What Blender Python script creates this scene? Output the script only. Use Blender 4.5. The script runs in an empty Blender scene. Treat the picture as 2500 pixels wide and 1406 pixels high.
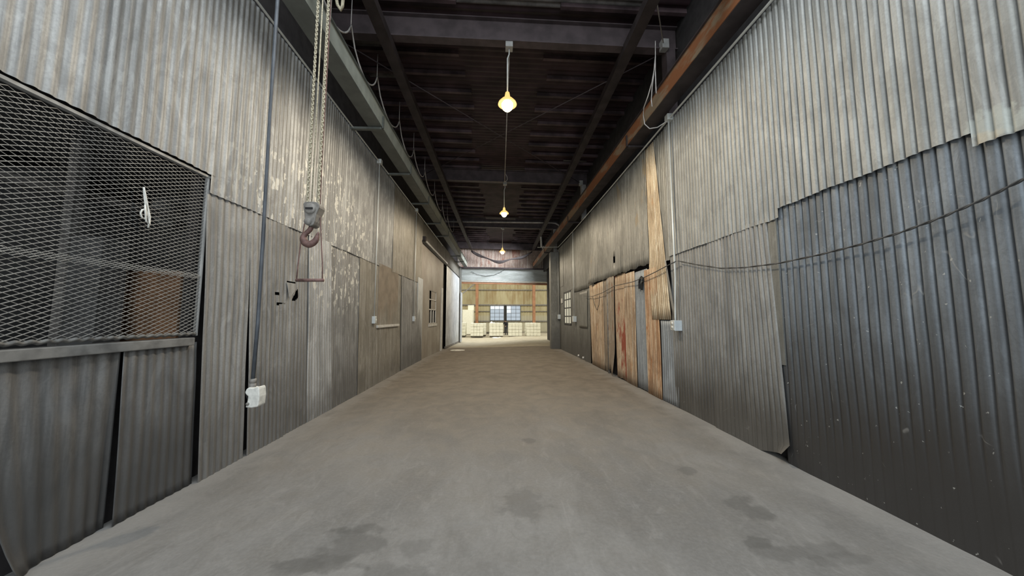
import bpy, math, random
from mathutils import Vector, Matrix, noise as mnoise

random.seed(7)
SC = bpy.context.scene
COL = SC.collection
TAU = math.tau

# ------------------------------------------------------------------ camera geometry
W, HPX, F = 2500.0, 1406.0, 820.0
H = 1.5                                   # eye height
VX, VY = 1218.0, 774.0                    # where the hall's long lines meet in the photograph
pitch = math.atan((VY - HPX / 2) / F)
yaw = math.atan((W / 2 - VX) / F * math.cos(pitch))
FW = Vector((math.sin(yaw) * math.cos(pitch), math.cos(yaw) * math.cos(pitch), math.sin(pitch)))
RT = Vector((math.cos(yaw), -math.sin(yaw), 0))
UP = RT.cross(FW)
EYE = Vector((0, 0, H))


def ray(px, py):
    return FW + RT * ((px - W / 2) / F) + UP * ((HPX / 2 - py) / F)


def onX(px, py, X):                        # the point of the plane x = X
    d = ray(px, py)
    return EYE + d * (X / d.x)


def onY(px, py, Y):
    d = ray(px, py)
    return EYE + d * (Y / d.y)


def onZ(px, py, Z):
    d = ray(px, py)
    return EYE + d * ((Z - H) / d.z)


XL, XR = -2.8, 3.0                         # the two long walls
PITCH = 0.0734                             # corrugation pitch


def L(px, py):
    p = onX(px, py, XL)
    return p.y, p.z


def R(px, py):
    p = onX(px, py, XR)
    return p.y, p.z


def floor_z(x, y):
    t = min(1, max(0, (y - 11.5) / 12.8))
    s = min(1, max(0.45, (3.0 - x) / 5.8 + 0.25))
    return -0.26 * t * s


# ------------------------------------------------------------------ mesh builder
class MB:
    def __init__(self):
        self.v, self.f = [], []

    def box(self, x0, y0, z0, x1, y1, z1):
        b = len(self.v)
        self.v += [(x0, y0, z0), (x1, y0, z0), (x1, y1, z0), (x0, y1, z0), (x0, y0, z1), (x1, y0, z1), (x1, y1, z1), (x0, y1, z1)]
        for q in ((0, 3, 2, 1), (4, 5, 6, 7), (0, 1, 5, 4), (1, 2, 6, 5), (2, 3, 7, 6), (3, 0, 4, 7)):
            self.f.append(tuple(b + i for i in q))
        return self

    def bar(self, p, q, w, h, up=Vector((0, 0, 1))):
        """square bar from p to q, w across, h along up"""
        p, q = Vector(p), Vector(q)
        d = (q - p).normalized()
        s = d.cross(up)
        if s.length < 1e-4:
            s = d.cross(Vector((0, 1, 0)))
        s.normalize()
        u = s.cross(d)
        b = len(self.v)
        for c in (p, q):
            for a, e in ((-1, -1), (1, -1), (1, 1), (-1, 1)):
                self.v.append(tuple(c + s * (a * w / 2) + u * (e * h / 2)))
        for q4 in ((0, 1, 2, 3), (7, 6, 5, 4), (0, 4, 5, 1), (1, 5, 6, 2), (2, 6, 7, 3), (3, 7, 4, 0)):
            self.f.append(tuple(b + i for i in q4))
        return self

    def tube(self, pts, r, n=8, closed=False):
        pts = [Vector(p) for p in pts]
        m = len(pts)
        rr = r if isinstance(r, (list, tuple)) else [r] * m
        b = len(self.v)
        nrm = None
        for i, p in enumerate(pts):
            if closed:
                t = pts[(i + 1) % m] - pts[i - 1]
            else:
                t = pts[min(i + 1, m - 1)] - pts[max(i - 1, 0)]
            t = t.normalized() if t.length > 1e-9 else Vector((0, 0, 1))
            if nrm is None:
                nrm = t.orthogonal().normalized()
            else:
                nrm = nrm - t * nrm.dot(t)
                nrm = nrm.normalized() if nrm.length > 1e-6 else t.orthogonal().normalized()
            bn = t.cross(nrm)
            for k in range(n):
                a = TAU * k / n
                self.v.append(tuple(p + (nrm * math.cos(a) + bn * math.sin(a)) * rr[i]))
        for i in range(m if closed else m - 1):
            j = (i + 1) % m
            for k in range(n):
                k2 = (k + 1) % n
                self.f.append((b + i * n + k, b + i * n + k2, b + j * n + k2, b + j * n + k))
        if not closed:
            self.f.append(tuple(b + k for k in reversed(range(n))))
            self.f.append(tuple(b + (m - 1) * n + k for k in range(n)))
        return self

    def lathe(self, prof, c, n=24, axis='Z'):
        b = len(self.v)
        for r, h in prof:
            for k in range(n):
                a = TAU * k / n
                x, y = r * math.cos(a), r * math.sin(a)
                if axis == 'Z':
                    self.v.append((c[0] + x, c[1] + y, c[2] + h))
                elif axis == 'Y':
                    self.v.append((c[0] + x, c[1] + h, c[2] + y))
                else:
                    self.v.append((c[0] + h, c[1] + x, c[2] + y))
        for i in range(len(prof) - 1):
            for k in range(n):
                k2 = (k + 1) % n
                self.f.append((b + i * n + k, b + i * n + k2, b + (i + 1) * n + k2, b + (i + 1) * n + k))
        return self

    def prism(self, pts, ext):
        b, m = len(self.v), len(pts)
        ext = Vector(ext)
        self.v += [tuple(p) for p in pts] + [tuple(Vector(p) + ext) for p in pts]
        self.f.append(tuple(b + i for i in range(m)))
        self.f.append(tuple(b + m + i for i in reversed(range(m))))
        for i in range(m):
            j = (i + 1) % m
            self.f.append((b + i, b + m + i, b + m + j, b + j))
        return self

    def grid(self, fn, nu, nv, skip=None):
        b = len(self.v)
        for j in range(nv + 1):
            for i in range(nu + 1):
                self.v.append(tuple(fn(i / nu, j / nv)))
        for j in range(nv):
            for i in range(nu):
                if skip and skip((i + .5) / nu, (j + .5) / nv):
                    continue
                a = b + j * (nu + 1) + i
                self.f.append((a, a + 1, a + nu + 2, a + nu + 1))
        return self

    def build(self, name, mat, parent=None, smooth=False, bevel=0, solid=0, label=None):
        me = bpy.data.meshes.new(name)
        me.from_pydata(self.v, [], self.f)
        me.update()
        for m in (mat if isinstance(mat, (list, tuple)) else [mat]):
            me.materials.append(m)
        if smooth:
            for p in me.polygons:
                p.use_smooth = True
        o = bpy.data.objects.new(name, me)
        COL.objects.link(o)
        if parent is not None:
            o.parent = parent
            o.matrix_parent_inverse = parent.matrix_basis.inverted()
        if bevel:
            b = o.modifiers.new('bevel', 'BEVEL')
            b.width = bevel
            b.segments = 2
            b.limit_method = 'ANGLE'
        if solid:
            s = o.modifiers.new('solid', 'SOLIDIFY')
            s.thickness = solid
            s.offset = 0
        if label:
            o['label'] = label
        return o


def tag(o, label, cat, group=None, kind=None):
    o['label'] = label
    o['category'] = cat
    if group:
        o['group'] = group
    o['kind'] = kind or 'thing'
    return o


def struct(o):
    o['kind'] = 'structure'
    return o


def thing(name, label, cat, loc, group=None):
    o = bpy.data.objects.new(name, None)
    o.empty_display_size = 0.1
    o.location = loc
    COL.objects.link(o)
    return tag(o, label, cat, group)


# ------------------------------------------------------------------ materials
class NG:
    def __init__(self, name):
        self.m = bpy.data.materials.new(name)
        self.m.use_nodes = True
        self.t = self.m.node_tree
        self.bsdf = self.t.nodes['Principled BSDF']
        self.co = self.t.nodes.new('ShaderNodeTexCoord').outputs['Object']

    def n(self, typ, **kw):
        nd = self.t.nodes.new(typ)
        for k, v in kw.items():
            setattr(nd, k, v)
        return nd

    def lk(self, a, b):
        if isinstance(a, (int, float)):
            b.default_value = a
        elif isinstance(a, (tuple, list)):
            b.default_value = a if len(a) == 4 or b.type == 'VECTOR' else (*a, 1)
        else:
            self.t.links.new(a, b)

    def math(self, op, a, b=0.0, c=0.0, clamp=False):
        nd = self.n('ShaderNodeMath', operation=op, use_clamp=clamp)
        self.lk(a, nd.inputs[0])
        self.lk(b, nd.inputs[1])
        self.lk(c, nd.inputs[2])
        return nd.outputs[0]

    def xyz(self, v=None):
        nd = self.n('ShaderNodeSeparateXYZ')
        self.lk(v or self.co, nd.inputs[0])
        return nd.outputs

    def scale(self, s, loc=(0, 0, 0)):
        nd = self.n('ShaderNodeMapping')
        self.lk(self.co, nd.inputs[0])
        nd.inputs['Scale'].default_value = s
        nd.inputs['Location'].default_value = loc
        return nd.outputs[0]

    def noise(self, s, detail=4, rough=.55, loc=(0, 0, 0), dist=0.0):
        nd = self.n('ShaderNodeTexNoise')
        self.lk(self.scale(s if isinstance(s, tuple) else (s, s, s), loc), nd.inputs['Vector'])
        nd.inputs['Scale'].default_value = 1
        nd.inputs['Detail'].default_value = detail
        nd.inputs['Roughness'].default_value = rough
        nd.inputs['Distortion'].default_value = dist
        return nd.outputs['Fac']

    def ramp(self, x, a, b):
        nd = self.n('ShaderNodeMapRange', clamp=True, interpolation_type='SMOOTHSTEP')
        self.lk(x, nd.inputs[0])
        nd.inputs[1].default_value = a
        nd.inputs[2].default_value = b
        return nd.outputs[0]

    def mix(self, f, a, b, mode='MIX'):
        nd = self.n('ShaderNodeMix', data_type='RGBA', blend_type=mode)
        self.lk(f, nd.inputs[0])
        self.lk(a, nd.inputs[6])
        self.lk(b, nd.inputs[7])
        return nd.outputs[2]

    def grey(self, v):
        nd = self.n('ShaderNodeCombineColor')
        for i in range(3):
            self.lk(v, nd.inputs[i])
        return nd.outputs[0]

    def out(self, col, rough=.6, metal=0.0, bump=None, dist=.003, spec=.5):
        self.lk(col, self.bsdf.inputs['Base Color'])
        self.lk(rough, self.bsdf.inputs['Roughness'])
        self.lk(metal, self.bsdf.inputs['Metallic'])
        self.bsdf.inputs['Specular IOR Level'].default_value = spec
        if bump is not None:
            b = self.n('ShaderNodeBump')
            b.inputs['Strength'].default_value = .6
            b.inputs['Distance'].default_value = dist
            self.lk(bump, b.inputs['Height'])
            self.lk(b.outputs[0], self.bsdf.inputs['Normal'])
        return self.m


def plain(name, c, rough=.6, metal=0.0, var=.25, sc=6.0, spec=.4):
    g = NG(name)
    n1 = g.noise(sc, 4)
    d = tuple(x * (1 - var) for x in c)
    e = tuple(min(1, x * (1 + var)) for x in c)
    return g.out(g.mix(g.ramp(n1, .3, .7), d, e), rough, metal, bump=n1, dist=.001, spec=spec)


def emit(name, c, s):
    g = NG(name)
    g.lk((0, 0, 0), g.bsdf.inputs['Base Color'])
    g.lk(c, g.bsdf.inputs['Emission Color'])
    g.bsdf.inputs['Emission Strength'].default_value = s
    return g.m


def ell(g, cy, cz, ry, rz, axes=(1, 2), warp=0.0, wsc=3.0):
    """soft ellipse mask, 1 in the middle"""
    o = g.xyz()
    a = g.math('DIVIDE', g.math('SUBTRACT', o[axes[0]], cy), ry)
    b = g.math('DIVIDE', g.math('SUBTRACT', o[axes[1]], cz), rz)
    r = g.math('SQRT', g.math('ADD', g.math('MULTIPLY', a, a), g.math('MULTIPLY', b, b)))
    if warp:
        r = g.math('ADD', r, g.math('MULTIPLY', g.math('SUBTRACT', g.noise(wsc, 5), .5), warp))
    return g.ramp(r, 1.0, .55)


def corr(name, c1, c2, c3, groove_shade=.6, dirt=None, flakes=None, seed=0.0, rough=.55, metal=.2, streak=26.0, spots=None, ax=1, rusty=None, gw=-.35, scratch=0.0):
    """weathered corrugated sheet steel: vertical streaks, blotches, dirt in the grooves, dirt splashed up from the floor"""
    g = NG(name)
    o = g.xyz()
    sv = (0.3, streak, .55) if ax == 1 else (streak, .3, .55)
    st = g.noise(sv, 5, .65, (seed, seed * 2.3, seed * .7))
    sv2 = tuple(x * .35 for x in sv[:2]) + (.35,)
    st2 = g.noise(sv2, 3, .5, (seed * 3.1, seed, 4 + seed))
    bl = g.noise(1.1, 5, .6, (seed * 5, 1, seed))
    fine = g.noise(60, 3, .6)
    col = g.mix(g.ramp(st, .32, .68), c1, c2)
    col = g.mix(g.math('MULTIPLY', g.ramp(st2, .45, .68), .65), col, c3)
    col = g.mix(g.math('MULTIPLY', g.ramp(bl, .42, .72), .45), col, tuple(x * .55 for x in c1))
    col = g.mix(g.math('MULTIPLY', g.ramp(fine, .35, .75), .25), col, tuple(x * .6 for x in c1))
    md_ = g.noise((6, 6, 2.2) , 5, .68, (seed, 6, 3), .8)
    col = g.mix(g.math('MULTIPLY', g.ramp(md_, .5, .64), .38), col, tuple(x * .62 for x in c1))
    col = g.mix(g.math('MULTIPLY', g.ramp(md_, .47, .36), .30), col, tuple(min(1, x * 1.12) for x in c3))
    if groove_shade < 1:
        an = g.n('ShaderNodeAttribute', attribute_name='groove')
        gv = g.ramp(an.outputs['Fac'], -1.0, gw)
        gv = g.math('ADD', g.math('MULTIPLY', gv, 1 - groove_shade), groove_shade)
        col = g.mix(1.0, col, g.grey(gv), 'MULTIPLY')  # darkens the valleys: their shade is put into the colour
    if rusty:
        rc, amt, rs = rusty
        rn = g.noise((rs, rs, rs * .35), 6, .65, (seed, 9, seed * 2))
        col = g.mix(g.ramp(rn, .62 - amt * .3, .72 - amt * .3), col, rc)
    if dirt:
        dc, dh, ds = dirt
        z = g.math('ADD', o[2], g.math('MULTIPLY', g.math('SUBTRACT', g.noise((1.6, 1.6, .9), 5, .6, (2, seed, 0)), .5), 1.2))
        dm = g.math('MULTIPLY', g.ramp(z, dh, dh * .15), ds)
        col = g.mix(dm, col, dc)
    if scratch:
        sn = g.noise((3.2, 3.2, 2.2), 1, .4, (seed, 2, 8), .6)
        sm = g.math('MULTIPLY', g.ramp(g.math('ABSOLUTE', g.math('SUBTRACT', sn, .5)), .007, .001), g.ramp(g.noise(4.5, 2, .5, (4, seed, 1)), .56, .66))
        col = g.mix(g.math('MULTIPLY', sm, scratch * .7), col, (.30, .30, .29))
        fl = g.noise((22, 26, 20), 3, .6, (seed, 5, 2))
        col = g.mix(g.math('MULTIPLY', g.ramp(fl, .70, .72), scratch), col, (.40, .40, .38))
    if flakes:
        cy, cz, ry, rz, th = flakes
        m = ell(g, cy, cz, ry, rz, warp=.7, wsc=1.3)
        fn = g.noise((9, 13, 5.5), 4, .6, (seed, 3.3, 1.7))
        fm = g.math('MULTIPLY', g.ramp(fn, th, th + .025), m)
        col = g.mix(fm, col, (.62, .62, .58))
    if spots:
        for (cy, cz, ry, rz, sc_, w) in spots:
            m = ell(g, cy, cz, ry, rz, warp=2.2, wsc=14)
            col = g.mix(g.math('MULTIPLY', m, w), col, sc_)
    return g.out(col, rough, metal, bump=g.math('ADD', fine, bl), dist=.002)


DIRT = (.10, .097, .092)
M = {}
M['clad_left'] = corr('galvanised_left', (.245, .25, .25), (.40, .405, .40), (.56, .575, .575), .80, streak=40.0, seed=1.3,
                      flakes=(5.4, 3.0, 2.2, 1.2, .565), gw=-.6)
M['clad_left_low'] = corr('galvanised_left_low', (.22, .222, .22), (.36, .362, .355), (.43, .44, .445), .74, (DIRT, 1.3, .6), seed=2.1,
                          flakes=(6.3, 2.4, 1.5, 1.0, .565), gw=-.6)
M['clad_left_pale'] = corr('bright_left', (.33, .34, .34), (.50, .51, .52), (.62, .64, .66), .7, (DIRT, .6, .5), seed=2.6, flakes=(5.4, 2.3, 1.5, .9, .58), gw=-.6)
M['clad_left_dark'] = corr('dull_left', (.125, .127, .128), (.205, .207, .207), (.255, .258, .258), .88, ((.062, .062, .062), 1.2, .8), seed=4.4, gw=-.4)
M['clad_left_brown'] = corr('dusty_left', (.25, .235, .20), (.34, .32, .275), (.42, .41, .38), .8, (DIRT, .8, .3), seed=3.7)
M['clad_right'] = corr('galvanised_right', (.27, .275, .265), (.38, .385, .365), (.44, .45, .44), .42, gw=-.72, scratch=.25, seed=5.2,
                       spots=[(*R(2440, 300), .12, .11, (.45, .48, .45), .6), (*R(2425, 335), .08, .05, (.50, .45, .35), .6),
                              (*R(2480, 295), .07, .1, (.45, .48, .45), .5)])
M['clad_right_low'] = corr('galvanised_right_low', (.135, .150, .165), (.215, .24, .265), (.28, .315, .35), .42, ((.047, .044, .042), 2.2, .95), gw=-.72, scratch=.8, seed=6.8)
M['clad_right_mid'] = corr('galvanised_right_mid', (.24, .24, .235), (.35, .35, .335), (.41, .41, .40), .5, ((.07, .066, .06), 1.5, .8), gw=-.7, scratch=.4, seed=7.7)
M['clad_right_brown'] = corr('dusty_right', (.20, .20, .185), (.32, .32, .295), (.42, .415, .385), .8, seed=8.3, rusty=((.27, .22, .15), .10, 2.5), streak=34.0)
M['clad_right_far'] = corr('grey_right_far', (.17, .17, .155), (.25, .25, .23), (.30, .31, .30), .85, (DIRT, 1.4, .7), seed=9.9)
M['pale_sheet'] = corr('pale_blue_sheet', (.62, .66, .70), (.80, .84, .88), (.86, .89, .92), .85, ((.40, .41, .40), .5, .5), seed=2.9)
M['blue_sheet'] = corr('blue_grey_sheet', (.30, .33, .36), (.43, .47, .51), (.48, .52, .55), .6, ((.2, .2, .2), .5, .5), seed=6.1)
M['rust_tan'] = corr('tan_rusted_sheet', (.34, .23, .15), (.72, .54, .36), (.84, .76, .62), .42, ((.22, .16, .11), .45, .6), gw=-.55, seed=1.9, metal=.05, rough=.75,
                     rusty=((.40, .18, .07), .10, 3.0))
M['rust_orange'] = corr('orange_rusted_sheet', (.32, .17, .09), (.70, .44, .25), (.80, .64, .46), .42, ((.24, .16, .1), .4, .6), gw=-.55, seed=4.9, metal=.05, rough=.75,
                        rusty=((.36, .14, .05), .2, 4.0))
M['rust_pale'] = corr('pale_rusted_sheet', (.44, .32, .20), (.82, .69, .49), (.90, .82, .66), .30, gw=-.55, seed=3.2, metal=.05, rough=.75,
                      rusty=((.48, .26, .12), .05, 3.0))
M['rust_red'] = corr('red_painted_rusted_sheet', (.36, .25, .17), (.72, .55, .38), (.78, .68, .52), .7, ((.24, .17, .12), .4, .6), seed=8.8, metal=.05, rough=.75,
                     rusty=((.32, .085, .05), .42, 2.6))
M['rust_grey'] = corr('weathered_brown_sheet', (.26, .20, .15), (.48, .41, .32), (.58, .53, .45), .7, ((.2, .17, .13), .5, .5), seed=5.5, metal=.05, rough=.75,
                      rusty=((.32, .17, .10), .15, 4.0))
M['gable'] = corr('gable_sheet', (.36, .24, .20), (.60, .50, .43), (.70, .66, .60), .6, seed=7.1, ax=0, rusty=((.30, .14, .10), .22, 1.2))
M['backing'] = plain('dark_backing', (.03, .029, .028), .9)
M['upper_dark'] = plain('dark_upper_wall', (.035, .032, .033), .85)
M['roof'] = plain('dark_roof_sheet', (.032, .018, .022), .6, 0, .45, 2.0)
M['roof_rib'] = plain('dark_roof_batten', (.070, .048, .053), .6, 0, .6, 2.0)
M['roof_pale'] = plain('pale_roof_sheet', (.085, .08, .078), .6, 0, .4, 5.0)
M['beam'] = plain('purple_brown_steel', (.068, .053, .057), .6, 0, .25, 4.0)
M['beam_dark'] = plain('dark_brown_steel', (.040, .032, .033), .6, 0, .3, 4.0)
M['rail_green'] = plain('grey_green_painted_steel', (.40, .43, .385), .5, 0, .12, 5.0)
M['rail_under'] = plain('dark_grey_green_steel', (.115, .125, .115), .5, 0, .15, 5.0)  # darker copy of the rail paint, underside shade put in
g = NG('rusted_rail')
nb = g.noise((3, 1.1, 3), 5, .6)
M['rail_rust'] = g.out(g.mix(g.ramp(nb, .47, .58), (.27, .105, .042), (.30, .22, .14)), .7, .1, bump=g.noise(30, 4))
M['conduit'] = plain('galvanised_conduit', (.62, .64, .62), .4, .3, .08)
M['box_white'] = plain('pale_blue_box', (.60, .66, .70), .45, .2, .1)
M['cable_white'] = plain('pale_grey_cable', (.50, .48, .46), .6)
M['rope_tan'] = plain('tan_rope', (.44, .40, .30), .85, 0, .3, 60)
M['chain'] = plain('dull_chain_steel', (.30, .27, .22), .55, .4, .3, 40)
M['cable_dark'] = plain('blue_black_cable', (.075, .085, .10), .5)
M['cable_wall'] = plain('dark_grey_cable', (.06, .06, .06), .6)
M['block'] = plain('grey_painted_iron', (.21, .20, .185), .6, .1, .25, 18)
M['hook'] = plain('red_brown_iron', (.16, .095, .085), .6, .2, .3, 20)
M['plastic'] = plain('white_plastic', (.66, .66, .62), .45, 0, .15, 25)
M['black'] = plain('black_part', (.012, .012, .013), .6)
M['mesh'] = plain('mesh_steel', (.31, .31, .30), .55, .2, .2, 20)
M['mesh_dark'] = plain('mesh_edge_steel', (.13, .13, .125), .6, .2, .3, 30)
M['sill_grey'] = plain('grey_sill_timber', (.17, .17, .165), .8, 0, .25, 9)
M['frame'] = plain('grey_frame', (.36, .36, .35), .6, .1, .2)
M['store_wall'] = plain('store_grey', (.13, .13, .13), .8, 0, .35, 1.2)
M['wood'] = plain('old_timber', (.22, .21, .20), .85, 0, .3, 8)
M['orange_box'] = plain('orange_brown_board', (.36, .19, .10), .8, 0, .3, 3)
M['plywood'] = plain('brown_board', (.24, .205, .165), .8, 0, .15, 4)
M['brown_door'] = None
g = NG('brown_door')
st = g.noise((.3, 6, .5), 5, .6)
bl = g.noise(.8, 5, .6)
M['brown_door'] = g.out(g.mix(g.ramp(bl, .35, .7), g.mix(g.ramp(st, .3, .7), (.22, .195, .165), (.29, .26, .225)), (.37, .35, .32)), .55, .1, bump=bl)
M['white_wood'] = plain('pale_painted_wood', (.55, .55, .53), .7, 0, .12)
M['flashing'] = plain('pale_flashing', (.50, .53, .55), .5, .2, .08)
M['steel_bright'] = plain('bright_track', (.75, .76, .75), .3, .4, .05)
M['column_rust'] = plain('red_primer_steel', (.34, .17, .09), .7, 0, .2, 2)
M['header'] = None
g = NG('header_siding')
hb = g.noise((.7, .7, 3), 4)
M['header'] = g.out(g.mix(g.ramp(hb, .35, .65), (.40, .43, .42), (.56, .60, .60)), .5, .1)
M['far_wall'] = None
g = NG('far_wall_panel')
fb = g.noise((.9, 1, .35), 5, .6)
fs = g.noise((5, 1, .3), 5, .6)
c_ = g.mix(g.ramp(fb, .42, .66), (.44, .39, .235), (.30, .22, .105))
c_ = g.mix(g.math('MULTIPLY', g.ramp(fs, .4, .7), .5), c_, (.52, .47, .32))
c_ = g.mix(g.ramp(g.xyz()[2], 1.8, 1.5), c_, (.46, .43, .32))
M['far_wall'] = g.out(c_, .8)
M['bale'] = plain('cream_white_bale', (.80, .79, .67), .8, 0, .05, 8)
M['bale_groove'] = plain('bale_strap', (.46, .45, .35), .8)
M['pallet'] = plain('pallet_wood', (.10, .09, .07), .9)
M['skin'] = plain('skin', (.45, .28, .2), .6)
M['cloth_dark'] = plain('dark_jacket', (.02, .022, .028), .9)
M['cloth_grey'] = plain('dark_grey_trousers', (.05, .052, .06), .9)
M['hair'] = plain('dark_hair', (.012, .010, .009), .8)
M['pane'] = emit('daylit_pane', (.58, .67, .74), .72)
M['pane_white'] = emit('daylit_pane_white', (.86, .92, .95), .95)
M['pane_right'] = emit('lit_pane', (.80, .74, .55), .55)
M['bulb'] = emit('glowing_bulb', (1.0, .74, .36), 22)
M['dome'] = emit('glowing_dome', (1.0, .70, .25), 2.2)
M['shade'] = emit('glowing_glass_shade', (1.0, .62, .20), 1.1)
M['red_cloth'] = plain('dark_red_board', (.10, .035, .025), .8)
M['paper'] = plain('white_scrap', (.78, .78, .72), .8)

# floor: dusty concrete with damp patches, packed dirt with painted lamp warmth further in, cleaner slab at the far end
g = NG('concrete_floor')
o3 = g.xyz()
n1 = g.noise((.8, .5, 1), 6, .6, (3, 1, 0), .4)
n2 = g.noise(2.6, 6, .62, (7, 2, 0), .5)
n3 = g.noise(38, 4, .6)
n4 = g.noise((1.1, .42, 1), 5, .62, (11, 5, 0), .8)
col = g.mix(g.ramp(n1, .3, .7), (.150, .147, .142), (.222, .218, .211))
col = g.mix(g.math('MULTIPLY', g.ramp(n2, .42, .72), .5), col, (.15, .147, .14))
col = g.mix(g.math('MULTIPLY', g.ramp(n4, .56, .66), .42), col, (.12, .117, .112))
col = g.mix(g.math('MULTIPLY', g.ramp(n3, .3, .75), .22), col, (.31, .305, .295))
n5 = g.noise((7, 3.2, 1), 6, .68, (5, 8, 0), 1.2)
col = g.mix(g.math('MULTIPLY', g.ramp(n5, .50, .66), .35), col, (.145, .142, .136))
col = g.mix(g.math('MULTIPLY', g.ramp(n5, .46, .34), .22), col, (.31, .305, .295))
far = g.ramp(g.math('ADD', o3[1], g.math('MULTIPLY', n2, 3.0)), 2.8, 10.0)
col = g.mix(g.math('MULTIPLY', far, .75), col, g.mix(g.ramp(n2, .3, .7), (.175, .145, .11), (.265, .225, .175)))  # tan of the dirt, with the warm lamp tone painted in
for (px, py, rx, ry, w) in ((850, 1330, .26, .20, .55), (790, 1375, .30, .10, .5), (900, 1290, .2, .07, .5), (960, 1400, .2, .14, .4), (1010, 1340, .12, .12, .3), (1275, 1225, .22, .26, .38), (1825, 1240, .16, .22, .55), (1850, 1322, .13, .06, .6),
                            (1950, 1345, .35, .10, .40), (2060, 1365, .3, .06, .35), (1680, 1150, .09, .12, .4), (1290, 1075, .09, .10, .45), (720, 1385, .18, .09, .4), (1480, 1020, .3, .5, .15)):
    p = onZ(px, py, 0)
    m = ell(g, p.x, p.y, rx, ry, axes=(0, 1), warp=2.4, wsc=6.0)
    col = g.mix(g.math('MULTIPLY', m, w), col, (.10, .097, .092))
ed = g.math('ADD', g.math('ABSOLUTE', g.math('SUBTRACT', o3[0], .1)), g.math('MULTIPLY', g.math('SUBTRACT', n2, .5), .7))
col = g.mix(g.math('MULTIPLY', g.ramp(ed, 2.4, 2.85), .4), col, (.34, .335, .325))
slab = g.ramp(o3[1], 18.2, 18.5)
col = g.mix(slab, col, g.mix(g.ramp(n2, .35, .65), (.36, .32, .24), (.44, .40, .31)))
M['floor'] = g.out(col, .8, 0, bump=g.math('ADD', n2, g.math('MULTIPLY', n3, .4)), dist=.012, spec=.25)


# ------------------------------------------------------------------ corrugated sheets on the long walls
def val(x, y):
    return x(y) if callable(x) else x


def sheet(name, mat, side, Y0, Y1, zb, zt, off=0.0, amp=.009, parent=None, dent=.006, holes=(), seed=0.0, lean=None, rows=None, res=8, solid=0.0, label=None, X=None, sharp=1.0, fade=None, wob=.004):
    sx = -1 if side == 'L' else 1
    X0 = X if X is not None else (XL if side == 'L' else XR)
    a0, a1 = Y0 if isinstance(Y0, tuple) else (Y0, Y0)
    b0, b1 = Y1 if isinstance(Y1, tuple) else (Y1, Y1)
    ym = (a0 + b0) / 2
    nu = max(4, int((b0 - a0) / PITCH * res))
    nv = rows or max(5, int((val(zt, ym) - val(zb, ym)) / .22))
    hs = 1 if side == 'R' else 1

    def yz(u, v):
        y = (a0 + (b0 - a0) * u) * (1 - v) + (a1 + (b1 - a1) * u) * v
        z0, z1 = val(zb, y), val(zt, y)
        return y, z0 + (z1 - z0) * v

    def fn(u, v):
        y, z = yz(u, v)
        yc = a0 + (b0 - a0) * u
        a_ = amp
        if fade:
            t_ = min(1, max(0, (z + .25 * mnoise.noise(Vector((y * 1.1, z, seed))) - fade[0]) / (fade[1] - fade[0])))
            a_ = amp * t_ * t_ * (3 - 2 * t_)
        d = off + a_ * (1 - 2 * (.5 - .5 * math.sin(TAU * yc / PITCH)) ** sharp)
        y += wob * mnoise.noise(Vector((y * 1.7, z * 1.3, seed + 9)))
        d += dent * (mnoise.noise(Vector((y * 1.4, z * .8, seed * 7.3))) + .5 * mnoise.noise(Vector((y * 4.0, z * 1.6, seed * 3.1 + 5))))
        if lean:
            d += lean(y, z, u, v)
        return X0 - sx * d, y, z

    def skip(u, v):
        y, z = yz(u, v)
        for poly in holes:
            ins = False
            for i in range(len(poly)):
                (ya, za), (yb, zb_) = poly[i - 1], poly[i]
                if (za > z) != (zb_ > z) and y < (yb - ya) * (z - za) / (zb_ - za) + ya:
                    ins = not ins
            if ins:
                return True
        return False

    mb = MB().grid(fn, nu, nv, skip if holes else None)
    o = mb.build(name, mat, parent, smooth=True, solid=solid, label=label)
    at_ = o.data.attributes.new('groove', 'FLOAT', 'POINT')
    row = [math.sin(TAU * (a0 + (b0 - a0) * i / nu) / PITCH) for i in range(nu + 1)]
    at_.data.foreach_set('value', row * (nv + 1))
    return o


def jag(z, amp, fr, seed):
    return lambda y: z + amp * mnoise.noise(Vector((y * fr, seed, 0))) + amp * .5 * mnoise.noise(Vector((y * fr * 3, seed, 4)))


def flo(side):
    x = XL if side == 'L' else XR
    return lambda y: floor_z(x, y) - .01


# ================================================================== SETTING
# floor
def ffn(u, v):
    y = -5 + 41.5 * v
    x = -14 + 28 * u
    z = floor_z(x, y)
    if y < 18 and abs(x) < 4:
        z += .006 * mnoise.noise(Vector((x * 1.3, y * .9, 1))) - .003
    return x, y, z


struct(MB().grid(ffn, 120, 140).build('floor', M['floor'], smooth=True))

# ceiling: dark sheets, battens across, paler sheets and painted lit patches; open over the place where the picture was taken (roof light)
ROOF_L = 6.97


def roof_z(x):
    return ROOF_L - .02 * (x + 2)


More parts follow.
